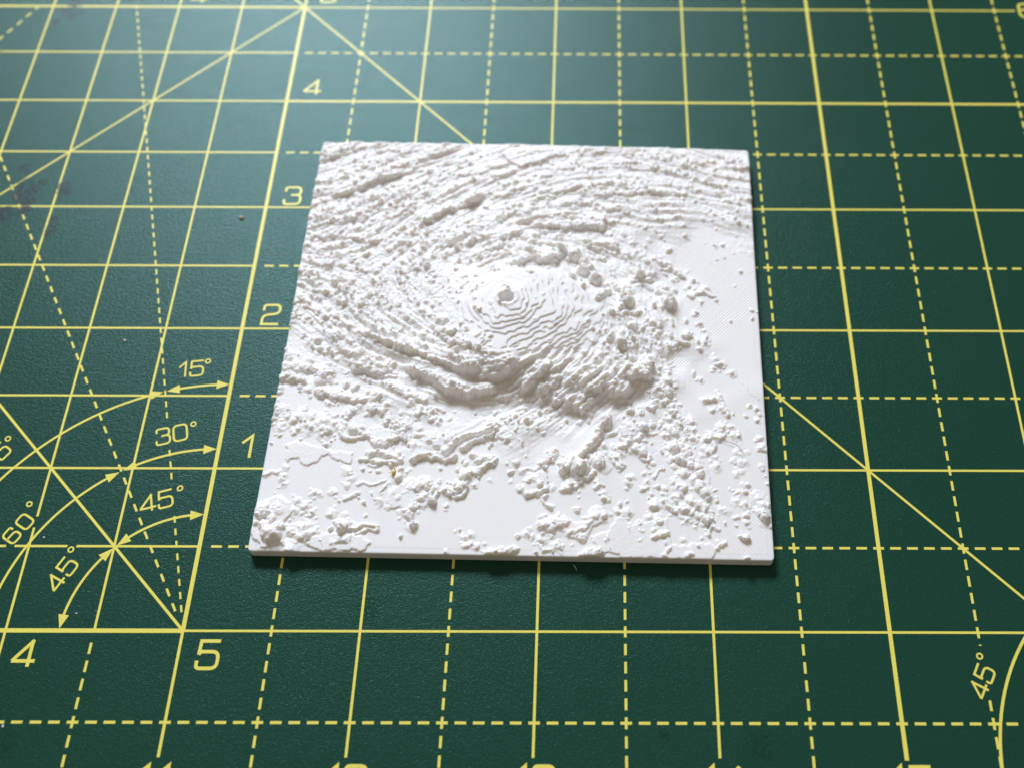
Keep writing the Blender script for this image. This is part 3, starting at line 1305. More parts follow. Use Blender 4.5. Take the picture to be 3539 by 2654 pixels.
RIDGES = """
0.7 0.39 15.32 3.79 16.84 4.19 18.61 4.05
0.5 0.35 15.58 2.93 17.08 3.52 18.84 3.46
0.8 0.69 35.55 0.28 37.25 0.7
0.7 0.36 29.96 8.93 30.82 9.33 31.43 10.5
0.6 0.4 14.73 15.1 15.99 15.21
0.7 0.55 15.89 16.09 17.11 16.52 19.22 15.71 21.13 14.93
0.6 0.45 16.57 14.92 18.08 14.53 20.41 14.75
0.4 0.27 16.1 14.18 17.41 13.89
0.4 0.36 0.28 12.26 1.64 12.78 2.39 12.59
0.5 0.44 13.42 8.59 14.94 9.27
0.35 0.27 14.72 10.85 15.75 11.25 16.89 10.77 19.15 11.38
0.4 0.29 17.23 9.51 17.87 8.58 18.82 8.04
0.4 0.27 18.63 9.73 19.39 10.89
1 0.54 22.74 15.27 24.13 15.9 25.77 15.76 27.07 15.4
0.9 0.4 27.82 15.06 29.07 15.27 29.37 16.07
0.9 0.55 27.51 16.59 29.18 18.42 30.91 19.5 33.61 20.32 35.4 21.3
0.9 0.46 30.36 17.13 32.27 18.41 34.59 19.36 35.45 20.48
0.9 0.64 32.09 15.99 33.58 15.41 35.21 15.6
0.9 0.63 32.85 13.19 34.02 14.4 35.6 15.19
1 0.85 0.36 29.11 1.86 29.15 2.87 28.74 3.87 28.42
0.8 0.95 0.77 31.12 2.32 30.93 4.25 30.74 6.18 30.56 7.76 30.15
0.9 0.84 6.57 26.69 8.28 26.52
0.9 0.75 8.74 25.9 10.27 25.72 12.19 25.33 14.08 25.3
0.7 0.46 10.87 19.93 11.56 18.94 12.53 18.55 13.47 18.38
0.9 0.64 12.51 20.3 13.45 20.13 14.46 19.36 15.39 19.18
0.6 0.37 13.97 18.63 15.4 18.88
0.8 0.59 16 18.62 16.65 17.82 18.29 17.95 18.99 18.25
0.9 0.51 19 18.22 20.23 18.81
0.5 0.46 22.87 19.43 24.35 19.44
0.4 0.34 24.83 23.98 26.14 23.82 27.1 23.46
0.6 0.56 18.51 27.49 20.32 26.46 21.87 25.88 23.81 25.27
1.3 0.85 12.09 31.02 13.46 30.81 15.03 30.23 15.99 30.07
0.5 0.38 16.35 29.53 18.63 29.46
0.9 0.77 9.27 34.81 9.77 33.94 10.83 33.26 12.33 33.63
1.1 0.77 11.95 37.15 13.74 36.71 15.37 36.04 17.18 35.37 18.77 34.93 20.18 34.29
0.9 0.56 28.89 30.98 30.5 29.96 31.52 29.8
0.5 0.31 38.37 28.91 39.36 29.32
0.6 0.3 37.19 27.28 38.28 27.96 38.89 28.4
1.75 0.68 52.9 22.47 52.06 21.57 51.35 20.22 51.24 19.4 50.41 18.1 49.47 17.1 48.77 16.15 47.83 15.36 46.89 14.58 45.94 14.32
0.5 0.37 52.83 19.91 54.17 20.46
0.4 0.22 58.58 20.26 60.43 20.26
1 0.55 54.92 17.8 55.77 18.07 56.49 19
0.6 0.36 57.84 16.29 58.45 15.53 59.3 15.8
0.5 0.3 53.24 16.45 53.86 15.54 54.59 15.06
0.5 0.3 53.48 16.87 54.45 16.35 54.94 15.46
0.6 0.32 62.97 37.67 63.61 37.1 64.37 36.56 65.79 36.37
0.8 0.88 54.24 33.59 54.38 32.1 54.65 30.75 54.79 29.24
0.7 0.46 56.36 48.14 57.68 48.53 59.02 48.69 59.68 48.92
0.8 0.47 60.37 53.2 61.44 52.62 62.65 52.05 63.58 51.31 64.51 50.72 65.29 49.94
0.5 0.33 61.58 51.33 62.79 51.4 63.72 50.98
0.5 0.4 57.42 47.79 58.36 47.79 59.42 47.58 60.35 47.31 61 46.42
1 0.66 60.99 46.68 61.92 46.35 62.71 46.22
0.5 0.21 60.3 43.84 61.5 44.38
0.5 0.37 66.02 46.39 66.93 45.79
0.5 0.4 67.48 46.43 68.67 46.63 69.6 46.52 70.38 46.09
0.7 0.28 64.89 37.83 66.32 37.99
0.6 0.31 62.84 38.63 63.34 37.62 64.23 36.93 65.12 36.42 65.77 36.32
0.6 0.41 68.66 37.89 68.61 36.64
1 0.52 50.88 43.17 51.77 44.41 52.54 45.57
0.8 0.45 54.41 40.43 55.71 41.16 56.62 41.31 57.79 41.72
0.7 0.56 30.74 72.14 32.4 72.54 33.95 72.72
0.7 0.49 27.92 70.5 29.43 70.93 30.64 71.56
0.7 0.49 31.59 70.18 33.27 70.21 35.17 71.2
0.5 0.42 38.79 71.84 40.88 72.31 43.71 72.17 45.83 72
0.6 0.5 46.46 74.56 47.69 76.29
0.6 0.43 49.41 76 51.39 76.43
0.8 0.5 54.67 75.83 56.24 75.68
0.7 0.56 47.92 72.73 50.04 72.66 51.45 73.07
0.6 0.42 52.86 73.34 55.68 73.95 57.24 74
0.7 0.56 40.28 70.25 41.67 70.5
0.9 0.55 40.17 66.75 41.96 67.15
1.1 0.62 42.55 66.35 44.61 66.76 45.97 67.57 47.34 68.21
0.8 0.48 39.02 64.65 40.51 65.41 42.85 65.46
0.7 0.49 47.65 67.03 48.62 67.11
0.7 0.42 49.32 66.81 51.25 67.77 52.65 67.45 53.77 66.78 55.44 66.66 57.11 66.94
0.6 0.35 49.62 66.01 50.86 66.23 51.56 65.9
0.7 0.48 43.49 63.27 44.7 64.16 46.06 64.58 47.16 64.86
0.8 0.55 47.73 64.16 49.09 64.99
0.9 0.61 36.7 59.65 38.71 60.29 40.73 60.56 42.75 61.17 44.79 61.58 47.23 62.29
0.8 0.69 32.21 65.29 33.29 65.66 34.38 66.02
0.9 0.69 27.29 63.08 28.45 64 29.51 64.6
0.9 0.56 34.88 67.04 35.71 67.03
0.8 0.54 50.38 55.44 52.4 55.82
0.8 0.55 52.29 63.2 54.35 63.43
0.6 0.42 15.44 70.45 17.18 71.21 18.58 71.26
0.8 0.57 19.93 74.87 21.33 75.09 21.85 75.65
0.7 0.57 22.14 75.53 23.77 76.45
0.6 0.57 3.19 75.41 4.52 76.15
0.7 0.57 22.11 72.77 23.9 73.32
0.6 0.42 0.8 66.62 3.56 66.85
0.7 0.55 23.22 64.12 24.37 65.17 25.68 66.06 26.99 66.98
0.7 0.56 24.92 69.9 27.1 70.67
0.7 0.55 13.66 60.51 15.52 61.17 17.04 62.47 18.02 63.67
0.6 0.55 10.09 62.72 11.79 63.45
0.8 0.61 3.93 57.54 5.65 58 7.62 58.64
0.7 0.54 12.38 57.58 13.03 58.96
1 0.61 6.6 56.24 8.49 56.37 10.23 55.54
1 0.54 16.79 55.14 18.46 54.87
0.8 0.67 28.42 56.61 30.3 58.42
1 0.6 5.93 48.35 7.32 47.99 8.89 47.21
0.7 0.4 3.07 45.69 4.72 45.25
0.35 0.27 0.46 47.82 2.11 47.4
0.5 0.26 9.49 42.38 10.6 40.98 11.53 39.78
0.5 0.24 1.94 43.32 3.07 41.94 4.33 40.54
1.5 0.76 45.81 13.69 46.92 14.53 48.04 15.35 49.15 16.83
0.8 0.47 48.68 12.68 49.83 12.29 50.57 13.12
0.7 0.47 46.1 10.53 47.41 10.91
0.8 0.57 42.71 14.74 43.81 15.64 44.9 17.16
0.4 0.29 40.26 13.91 41.79 13.76 42.9 14.45
0.7 0.47 40.57 11.79 41.86 12.43
0.6 0.47 39.49 10.61 40.63 10.42
0.8 0.53 40.86 9.77 42.54 10.03 43.64 10.86
0.6 0.3 43.15 8.92 43.94 7.93 44.71 7.35
0.6 0.35 53.38 16.22 53.97 14.99 54.93 14.44
0.6 0.35 53.76 16.44 54.53 15.84 55.31 14.86
0.4 0.19 60.27 13.18 60.66 13.99 61.61 14.2
0.5 0.34 51 10.79 51.55 11.62 52.12 11.24
0.4 0.34 51.77 10.04 52.7 10.28 53.29 8.88
0.7 0.47 61.54 8.84 62.65 7.87 63.39 7.28
0.9 0.83 43.34 4.83 44.43 5.26 45.72 5.48 46.85 5.28
0.7 0.46 47.27 3.56 48.37 3.96 49.83 4.76 50.91 5.95
0.5 0.33 43.07 2.41 43.57 3.58
0.4 0.29 42.91 1.86 43.69 0.9 45.51 1.3 46.43 1.11
1 0.73 49.57 0.21 50.84 0.63 51.93 1.06
0.8 0.55 38.22 0.6 39.67 0.92
0.8 0.52 59.82 3.24 60.92 3.46 61.85 3.87
0.6 0.4 61.45 0.43 62.01 1.21 62.38 1.79
0.5 0.37 69.17 1.55 69.56 2.14
0.5 0.37 68.14 3.85 68.73 5.03 69.45 4.46
0.6 0.48 68.06 19.39 69.24 20.23 70.38 19.39 71.18 20.27
0.6 0.42 69.16 17.7 69.4 18.97
0.5 0.48 76.32 18.1 77.47 17.9
0.4 0.26 71.97 6.72 72.9 6.75
0.5 0.35 70.77 25.02 71.33 24.16 71.9 23.55
0.15 0.12 74.19 30.01 75.3 28.41 76.8 26.66
0.7 0.49 68.04 26.01 69.64 26.52
0.5 0.36 70.29 27.56 71 25.72 71.91 23.79
0.9 0.6 46.56 52.93 47.52 51.96 48.49 50.82 49.31 49.52 50.13 48.28
0.8 0.53 50.4 48.04 51.21 46.97 52.27 46.49
0.9 0.59 53.58 47.03 54.64 45.64 55.17 44.72 55.7 43.59
0.7 0.45 54.41 41.33 55.71 41.04 56.75 39.94 57.01 38.58
0.6 0.4 55.13 53.55 55.94 52.46 56.08 51.24 57.02 49.99
0.5 0.45 61.04 37.18 61.28 35.78 61.79 33.82 62.4 31.55 62.48 29.35 62.59 27.54
0.6 0.44 61.7 25.87 62.7 25.38 63.18 24.27 63.9 23.15 64.25 21.93
0.6 0.43 61.78 21.23 62.64 20.72 63.36 19.92 63.21 18.16 64.18 18.07 65.14 17.31
0.6 0.51 57.42 35.97 58.06 34.69 58.7 33.15 59.59 31.95
0.5 0.38 59.74 36.38 59.47 34.59 59.72 33.01
0.9 0.61 29.44 56.94 31.13 55.94 33.5 56.7 34.97 57.03 36.57 57.36
0.8 0.61 37.84 56.24 39.51 55.3 41 54.89 42.2 54.97
0.9 0.6 43.17 54.42 44.38 54.16 45.46 53.76 46.55 53.16 47.38 52.19 48.47 51.24
0.7 0.53 37.06 53.43 38.95 53.14 39.77 52.65
0.6 0.4 29.15 51.78 31.74 53.03 34.04 54.55
0.6 0.4 30.68 49.69 33.2 51.23 35.76 52.77
"""
LEDGES = """
0.3 -0.28 6.38 1.55 8.11 3.27 8.52 5.17 7.79 5.9 6.49 4.77 4.77 4.76 2.73 4.2 0.88 2.35 0.48 0.35 1.92
0.4 11.99 4.88 12.98 5.36 14.4 5.29 14.85 4.55 14.05 3.98 12.44 4.14
0.25 8.69 2.1 11.19 2.89 16.48 2.62 18.01 1.55 17.28 0.44 10.71 0.3 9.04 1
0.25 19.51 8.25 20.54 10.16 23.02 12.01 25.86 12.3 26.9 10.76 26.28 8.03 24.27 6.84 22.11 7.17 19.99 7.14
0.2 3.51 14.51 3.98 15.01 5.23 15.13 5.77 14.05 6.89 13.79 8.22 14.52 8.65 15.33 9.87 15.66 11.08 14.79 13.33 14.32 13.48 16 12.51 16.39 10.51 16.27 8.24 16.9 4.4 18.04 2.89 17.2
0.3 15.59 20.17 17.36 20.82 18.91 20.21 19.26 18.79 17.67 18.17 16.34 18.56
0.3 54.53 21.13 55.99 21.99 57.47 21.06 57.35 19.73 55.4 19.63
0.5 33.6 73.84 35.07 72.89 36.81 72.17 38.45 73.01 40.12 73.63 41.49 74.59 44.3 75.37 43.97 76.66 38.54 76.89 34.28 76.6 32.93 75.31
0.3 39.84 11.06 40.89 12.69 42.37 13.56 43.53 13.18 43.99 11.17 42.72 9.95 40.84 9.88
0.15 62.63 18.09 65.16 18.61 67.22 16.32 68.65 13.38 68.73 10.09 68.41 6.09 66.94 6.86 64.35 7.63 64.05 11.62 65.05 14.14 62.79 15.76
0.25 42.76 4.98 44.2 6.21 46.79 6.64 47.76 5.45 49.81 5.45 51.63 7.25 52.75 7.48 52.96 6.1 50.94 4.68 49.87 2.9 48.41 2.49 46.33 4.05 44.12 3.63
0.18 50.6 3.14 53.17 4 54.26 6.18 55 6.59 56.69 4.89 57.61 5.5 59.48 5.75 62.09 6.4 62.05 3.44 62.77 2.48 64.78 1.92 65.35 2.51 68.29 2.56 69.18 1.62 68.39 -0.13 55.61 0.04 52.11 1.08
0.6 72.44 3.48 74.13 4 74.44 2.94 72.79 3
"""
CLIFFS = """
1.4 20.51 33.7 21.92 33.15 23.56 32.17 24.97 31.32 26.89 30.77 28.85 29.88 30.82 29.05 32.68 29.12
1.15 20.78 30.24 22.14 29.85 23.71 29.21 25.38 27.94 26.78 26.79 28.46 26.46 30.93 26.21 33.89 26.47
0.8 25.75 35.36 26.99 34.25 28.58 33.63 30.59 32.9 31.56 32.07
1.45 32.59 28.28 34.09 28.62 35.32 29.08 36.81 29.56 38.13 30.51
0.7 31.34 30.9 33.07 31.1 34.56 31.27 36.2 30.87
1.1 39.23 26.97 40.21 27.48 41.18 28.27 42.05 28.84 42.77 29.69
1.1 42.86 26.39 43.33 27.08 44.3 27.66 45.04 28.06
1.1 44.52 24.92 45.74 25.44 46.58 26.28 47.55 27.26
1.2 44.82 25.25 46.31 25.01 48.05 24.5 48.81 23.83
0.7 46.26 26.2 46.98 27.03 47.72 27.56
1.25 48.99 26.64 50.22 26.95 51.46 27.23 52.69 27.57
1.25 53.21 26.57 54.45 26.58 55.56 26.83
1.35 56.03 29.3 57.28 29.63 58.41 29.58 59.29 29.45
0.9 39.89 58.6 42.19 58.69 44.22 58.56 46.24 58.83
1 46.39 58.42 48.42 58.68 50.3 59.27 51.53 59.33
1.1 38.01 51.14 38.53 51.43 39.85 51.56 41.84 51.51 44.2 52.07
0.75 3.99 65.2 5.35 65.38 6.53 65.92
0.75 8.19 67.02 9.46 67.96 10.6 68.88
0.75 11.56 69.08 12.94 69.28 14.18 69.46 14.92 70.36
0.8 20.84 59.42 22.09 60.52 23.35 61.6 25.07 62.28
0.7 27.02 63.56 28.25 63.76 29.54 64.73
"""
BAND_DIRECTIONS = """
7.69 66.51 35.65
13.05 69.67 29.67
12.93 59.61 44.45
15.74 61.92 40.53
23.07 60.96 32.13
24.74 65.24 39.56
5.93 57.94 20.1
2.03 66.51 6.4
20.88 72.56 26.54
21.76 75.61 22.15
29.45 71.51 27.86
28.77 64.19 36.54
3.38 76.36 25.92
11.98 76.19 19.3
6.17 63.81 28.68
1.95 61.42 31.01
1.71 55.96 13.03
6.1 53.73 16.4
12.2 52.86 32.21
16.19 53.42 44.79
22.44 57 39.19
26.52 56.77 32.82
7.31 47.67 -29.18
10.3 43.27 -55.42
2.87 41.14 -48.09
1.41 49.06 -29.23
12.14 46.02 -57.94
15.92 46.06 -64.33
19.5 49.11 77.49
22.83 52.9 52.11
30.71 55.11 25.61
21.12 43.28 -70.67
36.24 70.12 30.2
43.27 66.55 21.02
50.93 67.62 7.27
54.35 67.33 -14.62
57.77 66.68 -5.9
41.97 60.96 12.63
46.03 58.99 4.24
39.39 73.9 19.05
50.58 74.82 4.42
66.18 74.22 -17.97
67.87 70.12 -21.5
72.77 66.74 -1.65
61.5 64.61 5.55
63.89 62.05 9.6
71.51 62.55 -43.17
67.56 60.44 -0.13
71.43 59.03 -17.9
72.95 56.41 -4.55
74.21 75.06 -9.75
63.3 51.92 -39.71
57.67 48.73 -25.14
61.74 45.73 -48.55
45.6 52.17 -44.1
48.94 49.12 -41.08
41.04 50.46 -1.87
39.72 56.06 7.46
49.88 54.68 -17.43
53.22 51.53 -34.93
53.19 44 -60.89
56.93 41.97 -71.7
67.05 48.87 -43.31
74.88 56.69 -26.56
50.8 39.48 -69.21
54.62 32.93 -74.82
60.18 37.22 -71.04
63.28 24.96 -68.99
65.01 14.6 -52.34
38.87 28.63 28.9
42.04 28.37 41.41
44.03 27.81 32.54
46.35 26.42 44.2
50.64 28.42 37.76
53.9 28.14 41.32
57.57 28.78 57.63
47.25 16.25 47.18
51.1 20.76 51.55
38.72 32.95 30.14
42.29 32.84 24.2
46.26 36.77 57.6
41.37 38.5 86.41
62.25 29.57 -62.28
61.45 29.24 -20.31
16.48 35.83 -21.89
24.46 32.91 -28.93
29.66 30.58 -20.03
23.06 29.39 -27
27.01 27.53 -23.54
32.43 26.7 4.67
21.34 26.39 -21.49
8.79 35.15 -41.65
14.06 31.27 -17.37
4.01 30.82 -10.93
10.55 26.13 -11.36
16.01 24.59 -23.07
6.26 20.96 -16.76
15.72 19.27 -19.34
2.91 41.53 -41.99
10.65 40.65 -52.96
18.23 39.29 -35.98
24.49 35.76 -31.65
2.93 33.45 -26.18
32.29 19.4 31.42
"""

# ---------------------------------------------------------------- the printed storm relief
SIDE = 77.7                                    # mm along its lower edge
SLAB = 2.0                                     # mm thick under the relief
plate = empty("relief_plate", "white square plastic relief of a spiral storm with a hole at its eye", "relief model",
              (0.3085 * INCH, 0.4430 * INCH, 0), math.atan2(0.392 - 0.443, 3.3575 - 0.3085))

def rows(text):
    return [np.array([float(t) for t in l.split()]) for l in text.strip().splitlines()]

NG = 880
axis = np.linspace(0, SIDE, NG)
STEP = axis[1] - axis[0]
X, Y = np.meshgrid(axis, axis)
rng = np.random.RandomState(11)

def smooth_noise(cell, seed, sx=1.0, sy=1.0, u=None, v=None):
    """value noise in [-1, 1], cubic interpolation, on coordinates u, v in mm"""
    r = np.random.RandomState(seed)
    u = (X if u is None else u) / (cell * sx) + 100.37
    v = (Y if v is None else v) / (cell * sy) + 100.71
    T = r.rand(256, 256) * 2 - 1
    iu, iv = np.floor(u).astype(int), np.floor(v).astype(int)
    fu, fv = u - iu, v - iv
    fu = fu * fu * fu * (fu * (fu * 6 - 15) + 10); fv = fv * fv * fv * (fv * (fv * 6 - 15) + 10)
    g = lambda a, b: T[(iv + b) % 256, (iu + a) % 256]
    return (g(0, 0) * (1 - fu) + g(1, 0) * fu) * (1 - fv) + (g(0, 1) * (1 - fu) + g(1, 1) * fu) * fv

def scattered(points, power, eps, blur_cells=2):
    """interpolate scattered (x, y, value) smoothly over the plate"""
    n = 90
    a = np.linspace(0, SIDE, n)
    gx, gy = np.meshgrid(a, a)
    num = np.zeros_like(gx); den = np.zeros_like(gx)
    for x, y, z in points:
        w = 1.0 / (np.hypot(gx - x, gy - y) + eps) ** power
        num += w * z; den += w
    g = num / den
    for _ in range(blur_cells):
        p = np.pad(g, 1, mode='edge')
        g = (p[:-2, 1:-1] + p[2:, 1:-1] + p[1:-1, :-2] + p[1:-1, 2:] + 4 * g) / 8
    t = axis / SIDE * (n - 1)
    i = np.clip(t.astype(int), 0, n - 2); f = t - i
    f = f * f * (3 - 2 * f) * .5 + f * .5
    r = g[i] * (1 - f)[:, None] + g[i + 1] * f[:, None]
    return r[:, i] * (1 - f)[None] + r[:, i + 1] * f[None]

EYE = (36.05, 41.6)
base = scattered(rows(BASE_POINTS), 3.5, 0.3)
dens = np.clip(scattered(rows(LUMP_DENSITY), 3.0, 0.4), 0, 1)

# irregular outlines: every shape is laid out on slightly warped coordinates
WX = X + .20 * smooth_noise(1.0, 1) + .14 * smooth_noise(.42, 2)
WY = Y + .20 * smooth_noise(1.0, 3) + .14 * smooth_noise(.42, 4)
feat = np.zeros_like(X)
REL = .68

def window(x0, x1, y0, y1):
    a = slice(max(0, int(x0 / STEP)), min(NG, int(x1 / STEP) + 2))
    b = slice(max(0, int(y0 / STEP)), min(NG, int(y1 / STEP) + 2))
    return b, a

def put(b, a, h):
    feat[b, a] = np.maximum(feat[b, a], h)

def lump(x, y, r, h):
    b, a = window(x - r - .4, x + r + .4, y - r - .4, y + r + .4)
    d = np.hypot(WX[b, a] - x, WY[b, a] - y) / r
    put(b, a, h * np.clip(1 - d * d, 0, 1) ** .70)

def segment_distance(px, py, x0, y0, x1, y1):
    dx, dy = x1 - x0, y1 - y0
    t = np.clip(((px - x0) * dx + (py - y0) * dy) / (dx * dx + dy * dy + 1e-9), 0, 1)
    return np.hypot(px - x0 - t * dx, py - y0 - t * dy)

crest = .22 * smooth_noise(.55, 6) + .12 * smooth_noise(.28, 7)
def ridge(pts, w, h):
    m = w + .6
    b, a = window(pts[:, 0].min() - m, pts[:, 0].max() + m, pts[:, 1].min() - m, pts[:, 1].max() + m)
    d = np.full(WX[b, a].shape, 1e9)
    for p, q in zip(pts[:-1], pts[1:]):
        d = np.minimum(d, segment_distance(WX[b, a], WY[b, a], *p, *q))
    d = d / (w * (1 + .30 * smooth_noise(1.2, 8)[b, a]))
    put(b, a, h * np.clip(1 - d * d, 0, 1) ** .70 * (1 + crest[b, a]))

def ledge(pts, h):
    b, a = window(pts[:, 0].min() - .6, pts[:, 0].max() + .6, pts[:, 1].min() - .6, pts[:, 1].max() + .6)
    px, py = WX[b, a], WY[b, a]
    inside = np.zeros(px.shape, bool)
    d = np.full(px.shape, 1e9)
    for p, q in zip(pts, np.roll(pts, -1, 0)):
        d = np.minimum(d, segment_distance(px, py, *p, *q))
        c = ((p[1] > py) != (q[1] > py)) & (px < (q[0] - p[0]) * (py - p[1]) / (q[1] - p[1] + 1e-12) + p[0])
        inside ^= c
    put(b, a, h * np.clip(.5 + np.where(inside, d, -d) / .16, 0, 1))

def cliff(pts, h, front=.55, back=4.2):
    """a crest that drops steeply on its near side and eases off behind"""
    m = back + .6
    b, a = window(pts[:, 0].min() - m, pts[:, 0].max() + m, pts[:, 1].min() - m, pts[:, 1].max() + m)
    px, py = WX[b, a], WY[b, a]
    best = np.full(px.shape, 1e9); side = np.zeros(px.shape); along = np.zeros(px.shape)
    n = len(pts) - 1
    for i, (p, q) in enumerate(zip(pts[:-1], pts[1:])):
        dx, dy = q - p
        t = ((px - p[0]) * dx + (py - p[1]) * dy) / (dx * dx + dy * dy)
        tc = np.clip(t, 0, 1)
        d = np.hypot(px - p[0] - tc * dx, py - p[1] - tc * dy)
        s = (dx * (py - p[1]) - dy * (px - p[0])) / math.hypot(dx, dy)
        near = d < best
        best = np.where(near, d, best); side = np.where(near, np.where(s > 0, 1.0, -1.0), side)
        over = np.where(t < 0, -t, np.where(t > 1, t - 1, 0)) * math.hypot(dx, dy)
        over = over if i in (0, n - 1) else over * 0
        along = np.where(near, over, along)
    sd = best * side + .25 * crest[b, a] + .18 * smooth_noise(1.3, 9)[b, a]
    up = np.clip((sd + front) / front, 0, 1); up = up * up * (3 - 2 * up)
    ease = np.clip(1 - sd / back, 0, 1); ease = ease * ease * (3 - 2 * ease)
    ends = np.clip(1 - along / 1.2, 0, 1)
    lip = 1 + .22 * crest[b, a] / .22 * np.clip(1 - np.abs(sd - .3) / .8, 0, 1)
    step[b, a] = np.maximum(step[b, a], h * up * np.where(sd > 0, ease, 1) * ends * lip)

step = np.zeros_like(X)
for r in rows(CLIFFS):
    cliff(r[1:].reshape(-1, 2), r[0])
for r in rows(LEDGES):
    ledge(r[1:].reshape(-1, 2), r[0])
for r in rows(RIDGES):
    ridge(r[2:].reshape(-1, 2), r[1], r[0] * REL)
LUMP_XY = np.array(rows(LUMPS))[:, :2]
for x, y, r, h in rows(LUMPS):
    h *= REL * min(1.2, max(.92, .55 + .4 * h))
    r *= .92
    lump(x, y, r, h)
    crowd = min(5, int((np.hypot(LUMP_XY[:, 0] - x, LUMP_XY[:, 1] - y) < 3.2).sum()) - 3)
    for _ in range(max(0, crowd)):              # dribbles and small dabs between the lumps of a clump
        t, q = rng.rand() * 6.283, r * (.8 + 1.3 * rng.rand())
        lump(x + q * math.cos(t), y + q * math.sin(t), .16 + .30 * rng.rand(), h * (.18 + .40 * rng.rand()))
    if crowd > 0:
        lump(x + (rng.rand() - .5) * r, y + (rng.rand() - .5) * r, r * 1.55, .10 + .12 * rng.rand())
    for _ in range(int(2 + h * 3)):             # small knobs make the top of the lump uneven
        t, q = rng.rand() * 6.283, r * (.15 + .55 * rng.rand())
        lump(x + q * math.cos(t), y + q * math.sin(t), r * (.28 + .22 * rng.rand()), h * (.80 + .32 * rng.rand()))

# cloud bands: noise smeared along the directions the bands run in
bd = rows(BAND_DIRECTIONS)
c2 = scattered([(x, y, math.cos(2 * math.radians(t))) for x, y, t in bd], 3.0, .8)
s2 = scattered([(x, y, math.sin(2 * math.radians(t))) for x, y, t in bd], 3.0, .8)
EX, EY = (X - EYE[0] - 3.5) / 13.0, (Y - EYE[1] + 2.5) / 9.6
dome = np.clip((1.12 - np.hypot(EX, EY)) / .30, 0, 1); dome = dome * dome * (3 - 2 * dome)
ang = np.arctan2(Y - EYE[1], X - EYE[0]); rad = np.hypot(X - EYE[0], Y - EYE[1]) + 1e-6
turn = 2 * (ang + math.radians(90 + 10))
core = np.clip(dome * 1.2, 0, 1)
c2 = c2 + (np.cos(turn) - c2) * core; s2 = s2 + (np.sin(turn) - s2) * core
flow = .5 * np.arctan2(s2, c2)
FX, FY = np.cos(flow), np.sin(flow)

def blur(g, n):
    for _ in range(n):
        g = (np.roll(g, 1, 0) + np.roll(g, -1, 0) + 2 * g) / 4
        g = (np.roll(g, 1, 1) + np.roll(g, -1, 1) + 2 * g) / 4
    return g

def streaks(seed, n_blur, length, step_mm):
    """line integral convolution of white noise along the band directions, unit variance"""
    g = blur(np.random.RandomState(seed).randn(NG, NG), n_blur)
    g /= g.std()
    acc = g.copy()
    k_ = step_mm / STEP
    for sgn in (1, -1):
        px, py = np.meshgrid(np.arange(NG, dtype=float), np.arange(NG, dtype=float))
        dx, dy = FX * sgn, FY * sgn
        for i in range(int(length / step_mm)):
            px = np.clip(px + dx * k_, 0, NG - 1); py = np.clip(py + dy * k_, 0, NG - 1)
            ix, iy = np.round(px).astype(int), np.round(py).astype(int)
            acc += g[iy, ix]
            nx, ny = FX[iy, ix], FY[iy, ix]
            flip = np.where(nx * dx + ny * dy < 0, -1.0, 1.0)
            dx, dy = nx * flip, ny * flip
    acc -= acc.mean()
    return acc / acc.std()

bands = np.clip(.74 * streaks(21, 26, 4.6, .32) + .50 * streaks(22, 6, 1.8, .20), -2, 2)
ridges = np.clip(streaks(24, 9, 2.6, .25), -1.6, 1.8)
fine_bands = np.clip(streaks(23, 2, 1.1, .14), -2, 2)
spots = []
for _ in range(13000):
    x, y = rng.rand(2) * SIDE
    i, j = int(y / STEP), int(x / STEP)
    dd = dens[i, j]
    if dd < .10 or rng.rand() > dd * (.42 + .40 * bands[i, j]):
        continue
    r = .22 + .36 * rng.rand() ** 2
    h = (.16 + .50 * rng.rand() ** 1.5) * (.55 + .45 * dd) * (1 + .25 * bands[i, j])
    lump(x, y, r, h)
    spots.append((x, y, h))

feat_mask = np.clip(feat / .25, 0, 1)
cover = np.clip(dens * 1.5 - .22, 0, 1) * np.clip(base / .4, 0, 1)
base = base * np.clip((base - .12) / .40, 0, 1)
cone = 5.0 - (.145 + .085 * np.clip((EYE[1] - Y) / rad, 0, 1) + .03 * np.clip((X - EYE[0]) / rad, 0, 1)) * (np.sqrt(rad * rad + 20.0) - 4.47) * (1 + .10 * smooth_noise(6.0, 33))
base = base + (cone - base) * dome
base = base * (1 + .17 * np.clip(1.5 - 1.5 * np.hypot((X - 42) / 24, (Y - 35) / 20), 0, 1))
flank = np.clip(1 - np.hypot((X - 45) / 15, (Y - 28) / 6.5), 0, 1)
east = np.clip(1.6 - 1.6 * np.hypot((X - 57) / 9, (Y - 37) / 15), 0, 1) * np.clip(dens * 1.5 - .3, 0, 1)
north = 1 - .32 * np.clip((Y - 47) / 12, 0, 1)
coherent = np.clip((np.hypot(c2, s2) - .45) / .40, .25, 1)
roll = base + cover * coherent * north * (.190 * bands + .030 * fine_bands) * (1 - .62 * dome * np.clip((rad - 1) / 5, .4, 1)) + np.clip(flank * 2, 0, 1) * np.clip(base / .5, 0, 1) * .27 * ridges + east * .10 * ridges
ripple = smooth_noise(3.0, 31) * .10 + smooth_noise(1.3, 34) * (.05 + .09 * np.clip((X - 40) / 6, 0, 1)) + smooth_noise(.7, 32) * .05
slope_zone = np.clip((base - .4) / 1.2, 0, 1)
H = np.maximum(roll + ripple * slope_zone, 0) + step * np.clip(base / .1, 0, 1)
UX, UY = X + .4 * (WX - X), Y + .4 * (WY - Y)
eye_r = np.hypot(UX - EYE[0], (UY - EYE[1]) * 1.04) + .26 * smooth_noise(1.3, 71)
